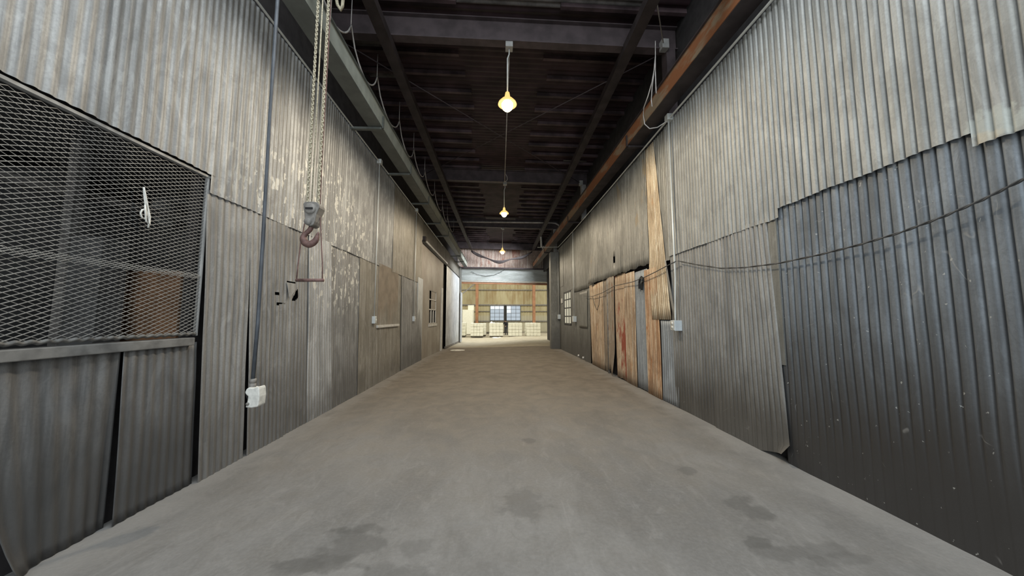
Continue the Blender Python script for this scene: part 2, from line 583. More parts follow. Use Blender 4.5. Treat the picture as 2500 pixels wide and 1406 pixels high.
ceil_o = MB().grid(lambda u, v: (-3.4 + 7.2 * u, 4.85 + 19.75 * v, roof_z(-3.4 + 7.2 * u) + .012 * math.sin(TAU * (4.85 + 19.75 * v) / .15)), 2, 1050).build('ceiling', M['roof'], smooth=True)
struct(ceil_o)
y = 5.32
k = 0
while y < 24.2:
    mb = MB()
    for (xa, xb) in ((-3.3, -.75 - .1 * math.sin(k)), (.95 + .1 * math.cos(k * 2.1), 3.3)):
        mb.bar((xa, y, roof_z(xa) - .06), (xb, y, roof_z(xb) - .06), .07, .08)
    mb.build('batten', M['roof_rib'], ceil_o)
    y += .585
    k += 1
for (ya, yb, xa, xb) in ((4.9, 5.40, -2.6, 2.6), (6.30, 6.60, -2.95, -2.2), (7.05, 7.35, -2.95, -2.2), (12.9, 13.1, 2.3, 3.1), (13.9, 14.1, 2.3, 3.1), (15.0, 15.2, 2.3, 3.1), (11.0, 11.3, 2.2, 3.0)):  # the short left pair paints lit patches of the dark roof
    MB().grid(lambda u, v: (xa + (xb - xa) * u, ya + (yb - ya) * v, roof_z(xa + (xb - xa) * u) - .022 + .010 * math.sin(TAU * (ya + (yb - ya) * v) / .10)), 2, 48).build('pale_sheet', M['roof_pale'], ceil_o, smooth=True, label='paler corrugated roof sheet')

# left long wall: dark framing, then its cladding sheets as parts
WY0 = -4.0
wy, wzb, wzt = 3.25, 1.33, 2.85            # opening for the mesh screen
mb = MB()
mb.box(XL - .16, WY0, -.05, XL - .08, wy, wzb - .03)
mb.box(XL - .16, WY0, wzt + .05, XL - .08, wy, 5.1)
mb.box(XL - .16, wy, -.3, XL - .08, 12.1, 5.1)
mb.box(XL - .16, 12.1, 4.35, XL - .08, 24.3, 5.1)
mb.box(XL - .32, WY0, 5.0, XL - .22, 24.4, 7.1)
wl = struct(mb.build('wall_left', M['upper_dark']))
zc = H + 1.283 * 2.765                    # top of the cladding
lapL = 2.69
sheet('upper_sheet', M['clad_left'], 'L', WY0, 1.55, 2.87, zc, .034, parent=wl, seed=1, res=7, amp=.006, dent=.012)
sheet('upper_sheet', M['clad_left'], 'L', 1.5, 3.30, jag(2.87, .012, 3, 1), zc, .026, parent=wl, seed=2, dent=.014, amp=.006)
sheet('upper_sheet', M['clad_left'], 'L', 3.24, 6.6, jag(lapL, .012, 2, 2), zc, .026, parent=wl, seed=3, amp=.006)
sheet('upper_sheet', M['clad_left'], 'L', 6.55, 8.8, jag(lapL, .012, 2, 3), zc, .022, parent=wl, seed=4, res=6, amp=.006)
sheet('upper_sheet', M['clad_left_brown'], 'L', 8.75, 12.05, jag(lapL - .01, .01, 2, 4), zc, .028, parent=wl, seed=5, res=6, amp=.005)


def ly(px):
    return L(px, 900)[0]


lean_lo = lambda y, z, u, v: .05 * (1 - v)
tear = [L(px, py) for px, py in ((708, 735), (712, 722), (722, 705), (723, 725), (718, 733))]
slit1 = [L(px, py) for px, py in ((662, 714), (675, 714), (675, 720), (662, 720))]
slit2 = [L(px, py) for px, py in ((667, 739), (688, 738), (688, 743), (667, 744))]
slit3 = [L(px, py) for px, py in ((694, 684), (718, 688), (718, 691), (694, 688))]
def sy(a, b):                                # a sheet edge from its foot to its top, as wall distances
    return (L(*a)[0], L(*b)[0])


S0 = (L(464, 1180)[0], 3.235)
low = [('clad_left_low', S0, sy((576, 1122), (603, 640)), .012, 1), ('clad_left_low', sy((585, 1116), (600, 640)), sy((675, 1072), (699, 545)), .020, 2),
       ('clad_left_low', sy((671, 1073), (692, 545)), sy((742, 1030), (751, 690)), .008, 3), ('clad_left_pale', sy((738, 1031), (746, 690)), sy((800, 999), (806, 600)), .018, 4),
       ('clad_left_low', sy((796, 1001), (802, 600)), (ly(868),) * 2, .006, 5), ('clad_left_brown', (ly(866),) * 2, (ly(908),) * 2, .016, 6),
       ('clad_left_brown', (ly(906),) * 2, (ly(975),) * 2, .004, 7), ('clad_left_low', (ly(972),) * 2, (ly(1024),) * 2, .016, 8)]
for (mk, xa, xb, of, sd) in low:
    hl = [slit1, slit2] if sd == 2 else ([tear, slit3] if sd == 3 else ())
    sheet('lower_sheet', M[mk], 'L', xa, xb, flo('L'), 2.72, of, parent=wl, seed=10 + sd, lean=lean_lo, res=24 if sd in (2, 3) else 10,
          rows=150 if sd in (2, 3) else 14, dent=.010, holes=hl, amp=.005)
# flap of torn metal beside the hole
p_ = [onX(px, py, XL + .05) for px, py in ((700, 689), (722, 694), (721, 706), (711, 722), (706, 728))]
MB().prism(p_, (.004, .002, 0)).build('torn_flap', M['clad_left_low'], wl, label='bent flap of sheet metal beside the tear')

# right long wall
mb = MB()
mb.box(XR + .08, WY0, -.05, XR + .16, 13.6, 5.0)
mb.box(XR + .08, 13.6, -.3, XR + .16, 16.6, 1.3)
mb.box(XR + .08, 13.6, 2.65, XR + .16, 16.6, 5.0)
mb.box(XR + .08, 15.5, 1.3, XR + .16, 16.6, 2.65)
mb.box(XR + .25, WY0, 4.8, XR + .33, 24.4, 7.1)
mb.box(XR + .5, 16.6, -.3, XR + .58, 24.4, 5.0)
wr = struct(mb.build('wall_right', M['upper_dark']))
zr = H + 1.148 * 2.965


def ry(px):
    return R(px, 700)[0]


sheet('upper_sheet', M['clad_right'], 'R', WY0, R(2388, 340)[0], jag(2.555, .012, 3, 6), zr, .040, parent=wr, seed=21, amp=.009, sharp=5, res=12)
sheet('upper_sheet', M['clad_right'], 'R', R(2394, 340)[0], R(1903, 508)[0], jag(2.655, .008, 3, 7), zr, .034, parent=wr, seed=22, amp=.009, sharp=5, res=12)
sheet('upper_sheet', M['clad_right'], 'R', R(1907, 508)[0], R(1638, 640)[0], jag(2.555, .010, 3, 8), zr, .028, parent=wr, seed=23, amp=.009, sharp=5, res=12)
sheet('upper_sheet', M['clad_right_brown'], 'R', R(1640, 640)[0], R(1608, 640)[0], jag(2.50, .03, 5, 9), zr, .016, parent=wr, seed=24, amp=.006)
lean_r = lambda y, z, u, v: .015 * math.sin(z * 3.1)
sheet('lower_sheet', M['clad_right_low'], 'R', WY0, R(1908, 800)[0] + .02, flo('R'), 2.68, .006, parent=wr, seed=25, amp=.009, sharp=5, res=12, dent=.014, rows=30, fade=(.25, 1.25))


def curl(y, z, u, v):                        # the near lower corner is bent away from the wall
    a = max(0, 1 - (u + v * 9) / .22)
    return .10 * a * a + .012 * (1 - v)


sheet('lower_sheet', M['clad_right_mid'], 'R', (R(1916, 800)[0], R(1892, 800)[0]), R(1741, 800)[0], lambda y: .0 + max(0, .10 - (y - 3.55) * .35) * .8, 2.60, .020, parent=wr, seed=26, amp=.008, sharp=4, res=12, lean=curl, rows=30, fade=(.1, .9))
sheet('lower_sheet', M['clad_right_mid'], 'R', R(1745, 800)[0], R(1645, 800)[0], flo('R'), 2.60, .008, parent=wr, seed=27, amp=.009, sharp=4, res=12, fade=(0, .5), rows=16)
MB().box(XR - .018, R(1908, 700)[0], 1.0, XR - .004, R(1888, 700)[0], 2.56).build('edge_strip', M['clad_right_far'], wr, label='darker flat strip along the seam')
# far part of the right wall with its small window
wpy0, wpy1 = R(1395, 750)[0], R(1377, 750)[0]
wz0, wz1 = R(1395, 795)[1], R(1395, 707)[1]
y1447, y1360 = R(1447, 800)[0], 16.5
sheet('lower_sheet', M['clad_right_far'], 'R', R(1442, 800)[0], wpy0, flo('R'), 2.75, .0, parent=wr, seed=28, amp=.006, res=6)
sheet('lower_sheet', M['clad_right_far'], 'R', wpy0 - .02, wpy1 + .02, flo('R'), wz0, .0, parent=wr, seed=29, amp=.006, res=6)
sheet('upper_sheet', M['clad_right_far'], 'R', wpy0 - .02, wpy1 + .02, wz1, zr, .0, parent=wr, seed=30, amp=.006, res=6)
sheet('lower_sheet', M['clad_right_far'], 'R', wpy1, 16.6, flo('R'), 3.0, .0, parent=wr, seed=31, amp=.006, res=6)
sheet('upper_sheet', M['clad_right_far'], 'R', wpy1, 16.6, 2.95, zr, .014, parent=wr, seed=32, amp=.006, res=6)
sheet('upper_sheet', M['clad_right_far'], 'R', R(1405, 650)[0], wpy0, jag(2.64, .02, 2, 5), zr, .014, parent=wr, seed=33, amp=.006, res=6)


# windows
def win(name, axis, fixed, a0, a1, z0, z1, cols, rows_, mat_f, mat_p, depth=.06, bar=.03, panes=None):
    """window in the plane axis = fixed; a = the other horizontal coordinate"""
    def bx(m, p0, p1, q0, q1, d0, d1):
        if axis == 'X':
            m.box(fixed + d0, p0, q0, fixed + d1, p1, q1)
        else:
            m.box(p0, fixed + d0, q0, p1, fixed + d1, q1)
    m = MB()
    fr = bar * 1.5
    bx(m, a0, a1, z0, z0 + fr, -depth / 2, depth / 2)
    bx(m, a0, a1, z1 - fr, z1, -depth / 2, depth / 2)
    bx(m, a0, a0 + fr, z0, z1, -depth / 2, depth / 2)
    bx(m, a1 - fr, a1, z0, z1, -depth / 2, depth / 2)
    w = struct(m.build(name, mat_f))
    for i in range(1, cols):
        m = MB()
        c = a0 + (a1 - a0) * i / cols
        bx(m, c - bar / 2, c + bar / 2, z0 + fr, z1 - fr, -depth / 3, depth / 3)
        m.build('mullion', mat_f, w)
    for j in range(1, rows_):
        m = MB()
        c = z0 + (z1 - z0) * j / rows_
        bx(m, a0 + fr, a1 - fr, c - bar / 2, c + bar / 2, -depth / 3.2, depth / 3.2)
        m.build('glazing_bar', mat_f, w)
    for i in range(cols):
        for j in range(rows_):
            if panes and not panes(i, j):
                continue
            m = MB()
            bx(m, a0 + (a1 - a0) * i / cols + fr * .3, a0 + (a1 - a0) * (i + 1) / cols - fr * .3, z0 + (z1 - z0) * j / rows_ + fr * .3, z0 + (z1 - z0) * (j + 1) / rows_ - fr * .3, -.004, .004)
            m.build('pane', mat_p(i, j) if callable(mat_p) else mat_p, w)
    return w


FY = 36.0                                   # back wall of the far hall
p0, p1 = onY(1196, 783, FY - .1), onY(1231, 746, FY - .1)
win('window_1', 'Y', FY - .14, p0.x, p1.x, p0.z, p1.z, 3, 4, M['cable_wall'], lambda i, j: M['pane_white'] if j == 3 else M['pane'], bar=.035)
p0, p1 = onY(1236, 783, FY - .1), onY(1271, 746, FY - .1)
win('window_2', 'Y', FY - .14, p0.x, p1.x, p0.z, p1.z, 3, 4, M['cable_wall'], lambda i, j: M['pane_white'] if i == 0 and j > 1 else M['pane'], bar=.035)
win('window_3', 'X', XR + .02, wpy0 + .02, wpy1 - .02, wz0 + .02, wz1, 3, 4, M['cable_wall'], M['pane_right'], bar=.05)

# far hall: back wall with rails, side walls, roof edge
far = MB()
far.grid(lambda u, v: (-13 + 26 * u, FY + .02 * math.sin(TAU * (-13 + 26 * u) / .3), -.4 + 8.4 * v), 520, 1)
wf = struct(far.build('wall_back', M['far_wall'], smooth=True))
for zz, hh in ((onY(1230, 812, FY).z, .14), (onY(1230, 784, FY).z, .10), (onY(1230, 760, FY).z, .06), (onY(1230, 744.5, FY).z, .12), (onY(1230, 708, FY).z, .09)):
    m = MB()
    gaps = [(-13, onY(1195, 760, FY).x), (onY(1272, 760, FY).x, 13)] if abs(zz - onY(1230, 760, FY).z) < .01 else [(-13, 13)]
    for a, b in gaps:
        m.box(a, FY - .12, zz - hh / 2, b, FY - .02, zz + hh / 2)
    m.build('girt', M['wood'] if hh < .13 else M['pallet'], wf)
struct(MB().box(-13.2, 24.5, -.3, -13, FY, 8).build('wall_far_left', M['far_wall']))
struct(MB().box(13, 24.5, -.3, 13.2, FY, 8).build('wall_far_right', M['far_wall']))
mb = MB()
mb.box(-13.2, 24.35, -.4, XL - .1, 24.5, 8)
mb.box(XR + .58, 24.35, -.4, 13.2, 24.5, 8)
struct(mb.build('wall_hall_side', M['header']))

# end wall above the opening: horizontal siding, steel beam and rusty gable
hy = 24.3
hb0, ht0 = onY(1130, 685, hy).z, onY(1130, 655, hy).z
mb = MB()
mb.grid(lambda u, v: (XL + 6.5 * u, hy + .012 * (1 if (v * 9) % 1 < .5 else -1) * min(1, abs((v * 9) % 1 - .5) * 6), hb0 + (ht0 - hb0) * v - .015 * (6.5 * u)), 2, 72)
we = struct(mb.build('wall_end', M['header']))
MB().bar((XL, hy - .05, hb0 - .06), (XR + .6, hy - .05, hb0 - .06 - .095), .16, .05).build('pale_lip', M['white_wood'], we, label='pale lip along the lower edge')
MB().bar((XL, hy + .02, hb0 - .15), (XR + .6, hy + .02, hb0 - .15 - .095), .2, .13).build('lintel', M['column_rust'], we, label='rust red lintel beam')
MB().bar((XL, hy - .10, ht0 + .04), (XR + .6, hy - .10, ht0 + .04 - .095), .2, .10).build('ledge_beam', M['beam'], we, label='brown beam above the siding')
MB().grid(lambda u, v: (XL - .4 + 7 * u, hy + .05 + .012 * math.sin(TAU * (XL - .4 + 7 * u) / .085), ht0 - .05 + 2.2 * v), 660, 2).build('gable_sheet', M['gable'], we, smooth=True, label='rust red and pale corrugated sheeting')

pts = [onY(px, py, hy - .06) for px, py in ((1150, 663), (1165, 670), (1185, 674), (1205, 672), (1222, 664), (1232, 658))]
tag(MB().tube(pts, .014, 6).build('slack_wire', M['cable_wall'], smooth=True), 'thin wire drooping across the pale siding above the far opening', 'wire')
# pillar at the end of the right wall
pl = MB()
px0 = onY(1345, 800, 16.5).x
pl.box(px0, 16.5, floor_z(3, 16.5) - .02, XR + .5, 16.9, 4.75)
tag(pl.build('pillar', M['clad_right_far'], bevel=.02), 'dark sheet clad pillar at the far end of the right wall', 'pillar')

# ================================================================== LEFT SIDE THINGS
# mesh screen
mx = XL - .01
ms = thing('mesh_screen', 'expanded metal mesh screen over the big opening in the left wall', 'screen', (mx, 2.2, wzb))
V_, S_ = .032, .45


def mesh_part(y0, y1, z0, z1, x, name):
    m = MB()
    hl = V_ / (2 * S_)
    nrow = int((z1 - z0) / (V_ / 2))
    for r in range(nrow):
        zb_ = z0 + r * V_ / 2
        n = int((y1 - y0) / hl)
        for i in range(n):
            ya = y0 + i * hl
            up = (i + r) % 2 == 0
            za, zb2 = (zb_, zb_ + V_ / 2) if up else (zb_ + V_ / 2, zb_)
            b = .012 * mnoise.noise(Vector((ya * 2, zb_ * 2, 3)))
            if up:
                m.bar((x + b, ya, za), (x + b, ya + hl, zb2), .005, .0042)
            else:
                m.bar((x + b, ya, za), (x + b, ya + hl, zb2), .0024, .0022)
    return m.build(name, M['mesh'], ms)


mesh_part(1.0, wy - .01, 1.86, wzt - .02, mx, 'upper_mesh')
mesh_part(1.0, wy - .01, wzb + .02, 1.90, mx + .012, 'lower_mesh')
m = MB()
m.box(mx - .02, 1.0, wzt - .015, mx + .02, wy + .01, wzt + .006)
m.box(mx - .02, wy - .006, wzb, mx + .015, wy + .006, wzt)
m.build('frame', M['frame'], ms)
mesh_part(1.0, wy - .02, 1.852, 1.915, mx + .034, 'lap_edge')
m = MB()
m.grid(lambda u, v: (mx + .016 + .012 * math.sin(v * 3.1) + .004 * math.sin(u * 200), 1.0 + (wy - 1.02) * u, wzb + .004 + .028 * v + .005 * math.sin(u * 200)), 260, 5)
m.build('bottom_edge', M['mesh_dark'], ms, smooth=True)
struct(MB().box(XL - .08, .9, 1.245, XL + .035, 3.20, 1.315).build('trim_1', M['sill_grey'], bevel=.006))

# storage room behind the mesh
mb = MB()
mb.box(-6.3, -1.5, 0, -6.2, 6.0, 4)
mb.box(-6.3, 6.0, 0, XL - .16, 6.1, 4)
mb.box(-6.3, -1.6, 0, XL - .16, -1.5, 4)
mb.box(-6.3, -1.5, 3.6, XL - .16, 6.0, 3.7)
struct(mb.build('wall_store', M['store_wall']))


def storep(px, py, X):
    return onX(px, py, X)


def panel(name, label, pxs, X, mat, cat, th=.03):
    pts = [storep(px, py, X) for px, py in pxs]
    return tag(MB().prism(pts, (-th, 0, 0)).build(name, mat), label, cat)


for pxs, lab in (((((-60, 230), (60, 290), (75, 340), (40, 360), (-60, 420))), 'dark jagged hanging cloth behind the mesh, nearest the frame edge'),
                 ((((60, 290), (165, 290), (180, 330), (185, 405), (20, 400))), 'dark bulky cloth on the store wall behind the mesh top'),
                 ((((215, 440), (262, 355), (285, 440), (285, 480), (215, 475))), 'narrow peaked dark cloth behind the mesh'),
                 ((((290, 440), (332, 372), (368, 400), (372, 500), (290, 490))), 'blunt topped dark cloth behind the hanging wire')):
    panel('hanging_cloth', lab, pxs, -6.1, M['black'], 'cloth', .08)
tag(MB().bar(storep(-150, 395, -5.2), storep(560, 560, -5.2), .08, .10).build('shelf_beam', M['wood']), 'grey sloping timber rail behind the mesh screen', 'beam')
pt = storep(180, 500, -5.0)
tag(MB().box(-5.05, pt.y - .05, .0, -4.95, pt.y + .05, 3.58).build('store_post', M['wood']), 'upright timber post behind the mesh screen', 'post')
a, b = storep(430, 800, -4.2), storep(500, 670, -4.2)
tag(MB().box(-4.9, a.y, 0, -4.2, a.y + .75, b.z).build('crate', M['orange_box'], bevel=.01), 'orange brown crate glimpsed behind the lower mesh', 'crate')
a, b = storep(245, 640, -4.6), storep(318, 590, -4.6)
tag(MB().box(-5.0, a.y, 0, -4.6, b.y, b.z).build('store_cabinet', M['store_wall'], bevel=.01), 'grey flat topped cabinet behind the middle of the mesh', 'cabinet')
a, b = storep(385, 560, -5.4), storep(425, 480, -5.4)
tag(MB().lathe([(0, -.05), (.2, -.05), (.24, .0), (.2, .06), (0, .08)], ((a.x, (a.y + b.y) / 2, (a.z + b.z) / 2)), 20, 'X').build('round_fan', M['frame'], smooth=True), 'pale round housing behind the mesh, right of the wire', 'fan')
# wire hooked on the mesh
w = [onX(px, py, XL + .03) for px, py in ((351, 457), (352, 475), (355, 500), (357, 525), (353, 535), (346, 530), (343, 520), (347, 512), (354, 510), (360, 520), (364, 540), (362, 556))]
w2 = [onX(px, py, XL + .035) for px, py in ((351, 457), (356, 480), (361, 505), (366, 530), (365, 548), (357, 540), (355, 520), (354, 500))]
wt = thing('hanging_wire', 'bent white wire loop hooked on the mesh screen', 'wire', w[-1])
MB().tube(w, .006, 6).build('loop', M['plastic'], wt, smooth=True)
MB().tube(w2, .006, 6).build('twisted_end', M['plastic'], wt, smooth=True)


# the two loose sheets under the screen
def curlA(y, z, u, v):
    a = max(0, 1 - (u * 2.6 + v * 3.0))
    return .11 * a * a + .02 * math.sin(u * 3.1) * (1 - v) - .03


yA0, yA1, yB0, yB1 = 1.0, L(289, 1000)[0], L(304, 1000)[0], L(468, 1000)[0]
y0b = L(15, 1340)[0]
o = sheet('metal_sheet', M['clad_left_dark'], 'L', (y0b, L(-60, 1000)[0]), (L(265, 1245)[0], L(295, 900)[0]), lambda y: .0, 1.27, .012, amp=.005, lean=curlA, seed=41, solid=.003, rows=16, dent=.022)
tag(o, 'dull dented metal sheet under the mesh screen with a curled lower corner', 'metal sheet', 'loose sheets under the mesh screen')
o = sheet('metal_sheet', M['clad_left_dark'], 'L', (L(266, 1240)[0], L(298, 900)[0]), (L(461, 1180)[0], L(478, 900)[0]), lambda y: .0, 1.27, .012, amp=.005, seed=42, solid=.003, rows=16, dent=.012, lean=lambda y, z, u, v: -.02 + .03 * (1 - v))
tag(o, 'narrow dull metal sheet under the mesh screen, right of the curled one', 'metal sheet', 'loose sheets under the mesh screen')
pz = onZ(8, 1360, 0)
tag(MB().box(-3.3, pz.y - .25, 0.0, pz.x - .12, pz.y + .12, .22).build('board', M['red_cloth'], bevel=.01), 'dark red board behind the curled sheet corner', 'board')

# brown boarded opening with pale sill
(ya, za), (yb, zb_) = L(919, 795), L(971, 650)
bt = thing('window_board', 'flat brown board filling an opening beside the first left conduit', 'board', (XL + .02, ya, za))
MB().box(XL - .02, L(922, 700)[0], za, XL + .026, L(970, 700)[0], 2.75).build('panel', M['plywood'], bt, bevel=.004)
MB().box(XL - .02, L(916, 790)[0], za - .05, XL + .07, L(969, 790)[0], za + .01).build('sill', M['white_wood'], bt, bevel=.006, label='pale worn sill')


# conduits
def conduit(name, label, pts, r=.013, group=None, clips=()):
    t = thing(name, label, 'conduit', pts[0], group)
    MB().tube(pts, r, 10).build('pipe', M['conduit'], t, smooth=True)
    for (c, s) in clips:
        MB().box(c[0] - s, c[1] - s, c[2] - s, c[0] + s, c[1] + s, c[2] + s).build('junction_box', M['conduit'], t, bevel=.008)
    return t


cx = XL + .07
p = [onX(px, py, cx) for px, py in ((500, -164), (625, 0), (927, 396), (1015, 512), (1081, 600))]
conduit('conduit', 'long thin conduit running along the top of the left wall', p, .014)
for (a, b, lab, lab2) in (((927, 398), (914, 772), 'bare vertical conduit beside the brown board on the left wall', 'pale switch box at the foot of the conduit by the brown board'),
                          ((1017, 515), (1009, 772), 'bare vertical conduit left of the brown sliding door', 'pale switch box at the foot of the conduit by the brown door')):
    pa, pb = onX(*a, cx), onX(*b, cx)
    pb = Vector((cx, pa.y, pb.z))
    conduit('conduit', lab, [pb, pa], .014, None, [((cx, pa.y, pa.z + .03), .05)])
    t = thing('switch_box', lab2, 'switch box', pb)
    MB().box(cx - .07, pb.y - .055, pb.z - .16, cx + .035, pb.y + .055, pb.z).build('box', M['box_white'], t, bevel=.006)
    MB().box(cx + .035, pb.y - .045, pb.z - .145, cx + .041, pb.y + .045, pb.z - .015).build('cover_plate', M['conduit'], t, bevel=.002)
    MB().box(cx + .041, pb.y - .01, pb.z - .095, cx + .056, pb.y + .01, pb.z - .06).build('toggle', M['plastic'], t)

# far left: track, brown sliding door, pale door
XD = XL + .05
trk = thing('door_track', 'sliding door track of bright steel and dark channel on the left wall', 'track', (XD, 12.0, 4.2))
tz = H + .985 * 2.75
MB().box(XL - .08, 12.0, tz - .02, XL + .05, 24.2, tz + .06).build('channel', M['black'], trk)
MB().box(XL - .02, 12.25, tz + .06, XL + .10, 17.6, tz + .13).build('rail', M['steel_bright'], trk, label='bright steel rail')
MB().box(XL - .06, 12.1, tz + .06, XL + .13, 12.28, tz + .22).build('end_stop', M['beam_dark'], trk)
MB().box(XL - .08, 12.0, tz + .12, XL - .02, 24.3, 5.12).build('fascia', M['clad_left_brown'], trk, label='grey fascia sheet above the track')
fzd = floor_z(XL, 15)
# brown door with broken window
yw0, zw0 = L(1047, 790)
yw1, zw1 = L(1066, 716)
zw1 = L(1047, 706)[1]
dr = MB()
for (a, b, c, d) in ((12.1, yw0, fzd - .1, tz), (yw1, 16.9, fzd - .1, tz), (yw0, yw1, fzd - .1, zw0), (yw0, yw1, zw1, tz)):
    dr.box(XL - .06, a, c, XL, b, d)
d1 = struct(dr.build('door_1', M['brown_door']))
m = MB()
for i in range(4):
    c = yw0 + (yw1 - yw0) * i / 3
    m.box(XL - .05, c - .03, zw0, XL - .01, c + .03, zw0 + (zw1 - zw0) * (.42 if i in (1, 2) else 1))
for j in (0, .42, .72, 1):
    c = zw0 + (zw1 - zw0) * j
    m.box(XL - .05, yw0, c - .02, XL - .01, yw1, c + .02)
m.build('window_bars', M['white_wood'], d1)
m = MB()
m.box(XL - .045, yw0 + (yw1 - yw0) * .35, zw0 + (zw1 - zw0) * .43, XL - .03, yw1 - .15, zw0 + (zw1 - zw0) * .98)
m.build('dusty_pane', M['brown_door'], d1, label='dusty pane left in the broken window')
MB().box(XL - .02, yw0 - .1, zw0 - .12, XL + .03, yw1 + .1, zw0 - .02).build('sill', M['white_wood'], d1)
MB().box(XL - .14, 11.9, -.3, XL - .10, 17.2, tz).build('dark_recess', M['backing'], d1)
a, b = L(1018, 690)[0], L(1030, 690)[0]
tag(MB().box(XL - .01, a, floor_z(XL, a), XL + .045, b, L(1018, 676)[1]).build('flashing_board', M['flashing'], bevel=.004), 'tall pale grey board standing left of the brown sliding door', 'board')
tag(MB().box(XL + .0, 16.3, floor_z(XL, 16.5), XL + .05, 16.65, L(1082, 705)[1]).build('white_plank', M['white_wood'], bevel=.004), 'thin white plank upright at the edge of the brown sliding door', 'plank')
yd0, yd1 = 17.55, 23.2
fz2 = lambda y: floor_z(XL, y) + .03
pd = sheet('door_2', M['pale_sheet'], 'L', yd0, yd1, fz2, tz - .03, .05, amp=.02, res=3, rows=6)
struct(pd)
MB().bar((XL + .04, yd0, fz2(yd0) + .04), (XL + .04, yd1, fz2(yd1) + .04), .06, .10).build('bottom_rail', M['wood'], pd)
struct(MB().box(XL - .16, 17.2, -.4, XL - .08, 24.3, tz).build('trim_2', M['backing']))
tag(MB().box(XL - .05, 23.4, -.4, XL + .12, 24.1, 5.0).build('jamb_post', M['clad_right_far'], bevel=.01), 'grey steel post between the pale door and the far opening', 'post')
pp = onX(1126, 800, XL + .2)
tag(MB().box(XL + .14, 23.3, -.2, XL + .2, 24.0, onX(1124, 712, XL + .2).z).build('white_strip', M['flashing'], bevel=.004), 'short pale strip of sheeting on the post by the far opening', 'sheet')
# scrap on the floor by the door
ps = onZ(1117, 856, -.12)
tag(MB().lathe([(0, .012), (.26, .012), (.34, .004), (.36, 0)], (ps.x, ps.y, floor_z(ps.x, ps.y) + .006), 18).build('floor_scrap', M['paper'], smooth=True), 'flat white scrap on the floor by the pale sliding door', 'scrap')

# ================================================================== RIGHT SIDE THINGS
# patchwork of rusted and loose sheets


def rsheet(label, mat, e, off, amp=.009, seed=0, lean=None, zb=None, zt=None, holes=(), dent=.01, group='patched sheets on the right wall', jagb=.0):
    """e = pixel edges (x_near_top, x_far_top, x_near_bottom, x_far_bottom, y_top_mid, y_bottom_mid)"""
    xnt, xft, xnb, xfb, yt, yb = e
    ynt, yft, ynb, yfb = ry(xnt), ry(xft), ry(xnb), ry(xfb)
    ztt = zt if zt is not None else R((xnt + xft) / 2, yt)[1]
    zbb = zb if zb is not None else R((xnb + xfb) / 2, yb)[1]
    if jagb:
        zbb = jag(zbb, jagb, 4, seed)
    o = sheet('metal_sheet', M[mat], 'R', (ynb, ynt), (yfb, yft), zbb, ztt, off, amp=amp, seed=seed, lean=lean, solid=.003, rows=14, dent=dent, holes=holes)
    return tag(o, label, 'metal sheet', group)


rsheet('tall pale orange corrugated sheet reaching up to the crane rail', 'rust_pale', (1612, 1583, 1640, 1592, 325, 780), .030, .006, 51, zt=zr - .02, dent=.004)
rsheet('rust orange corrugated sheet below the tall pale one', 'rust_orange', (1608, 1578, 1610, 1578, 655, 970), .026, .008, 52, zb=.0)
rsheet('clean blue grey corrugated sheet between two rusted ones', 'blue_sheet', (1582, 1552, 1580, 1552, 660, 950), .012, .008, 53, zb=.02)
rsheet('tan corrugated sheet left of the blue grey one', 'rust_tan', (1553, 1527, 1553, 1528, 665, 925), .026, .008, 54, zb=.0)
rsheet('rusted sheet with flaking red paint', 'rust_red', (1529, 1502, 1529, 1503, 668, 915), .016, .006, 55, zb=.02, jagb=.04)


def torn(y, z, u, v):
    return .07 * max(0, 1 - v * 4) * (1 - u) + .01


rsheet('narrow weathered brown sheet torn and bent at the foot', 'rust_grey', (1503, 1487, 1500, 1484, 675, 905), .030, .005, 56, zb=.10, lean=torn, jagb=.12)
rsheet('narrow purplish brown sheet beside the dark gap', 'rust_grey', (1484, 1470, 1486, 1470, 682, 890), .004, .005, 57, zb=.03, jagb=.05)
rsheet('wide tan sheet with orange top nearest the far end', 'rust_tan', (1474, 1441, 1474, 1444, 692, 890), .018, .006, 58, zb=.01)
rsheet('short blue grey corrugated sheet below the big outlet box', 'blue_sheet', (1648, 1610, 1648, 1610, 782, 985), .012, .008, 59, zb=.0)


def peel(y, z, u, v):
    return .09 * max(0, 1 - v * 2.2) * max(0, u * 3 - 2) + .01


rsheet('loose dusty sheet hanging beside the pale orange one', 'clad_right_brown', (1592, 1519, 1592, 1523, 420, 655), .050, .004, 60, zt=zr, dent=.02, jagb=.04, group='loose upper sheets on the right wall')
hole1 = [R(px, py) for px, py in ((1502, 605), (1507, 600), (1509, 608), (1507, 615), (1503, 613))]
hole2 = [R(px, py) for px, py in ((1501, 630), (1506, 622), (1508, 630), (1506, 637), (1502, 636))]
rsheet('loose dusty sheet with two round holes', 'clad_right_brown', (1523, 1450, 1523, 1446, 450, 680), .042, .004, 61, zt=zr, dent=.018, lean=peel, holes=[hole1, hole2], jagb=.04, group='loose upper sheets on the right wall')
rsheet('grey sheet peeling at its lower edge, left of the holed one', 'clad_right_far', (1452, 1402, 1452, 1402, 500, 706), .026, .004, 62, zt=zr, dent=.014, jagb=.03, group='loose upper sheets on the right wall')
rsheet('pocket shaped grey patch low on the far right wall', 'clad_right_far', (1435, 1416, 1434, 1414, 712, 800), .022, .002, 63, group='patched sheets on the right wall')
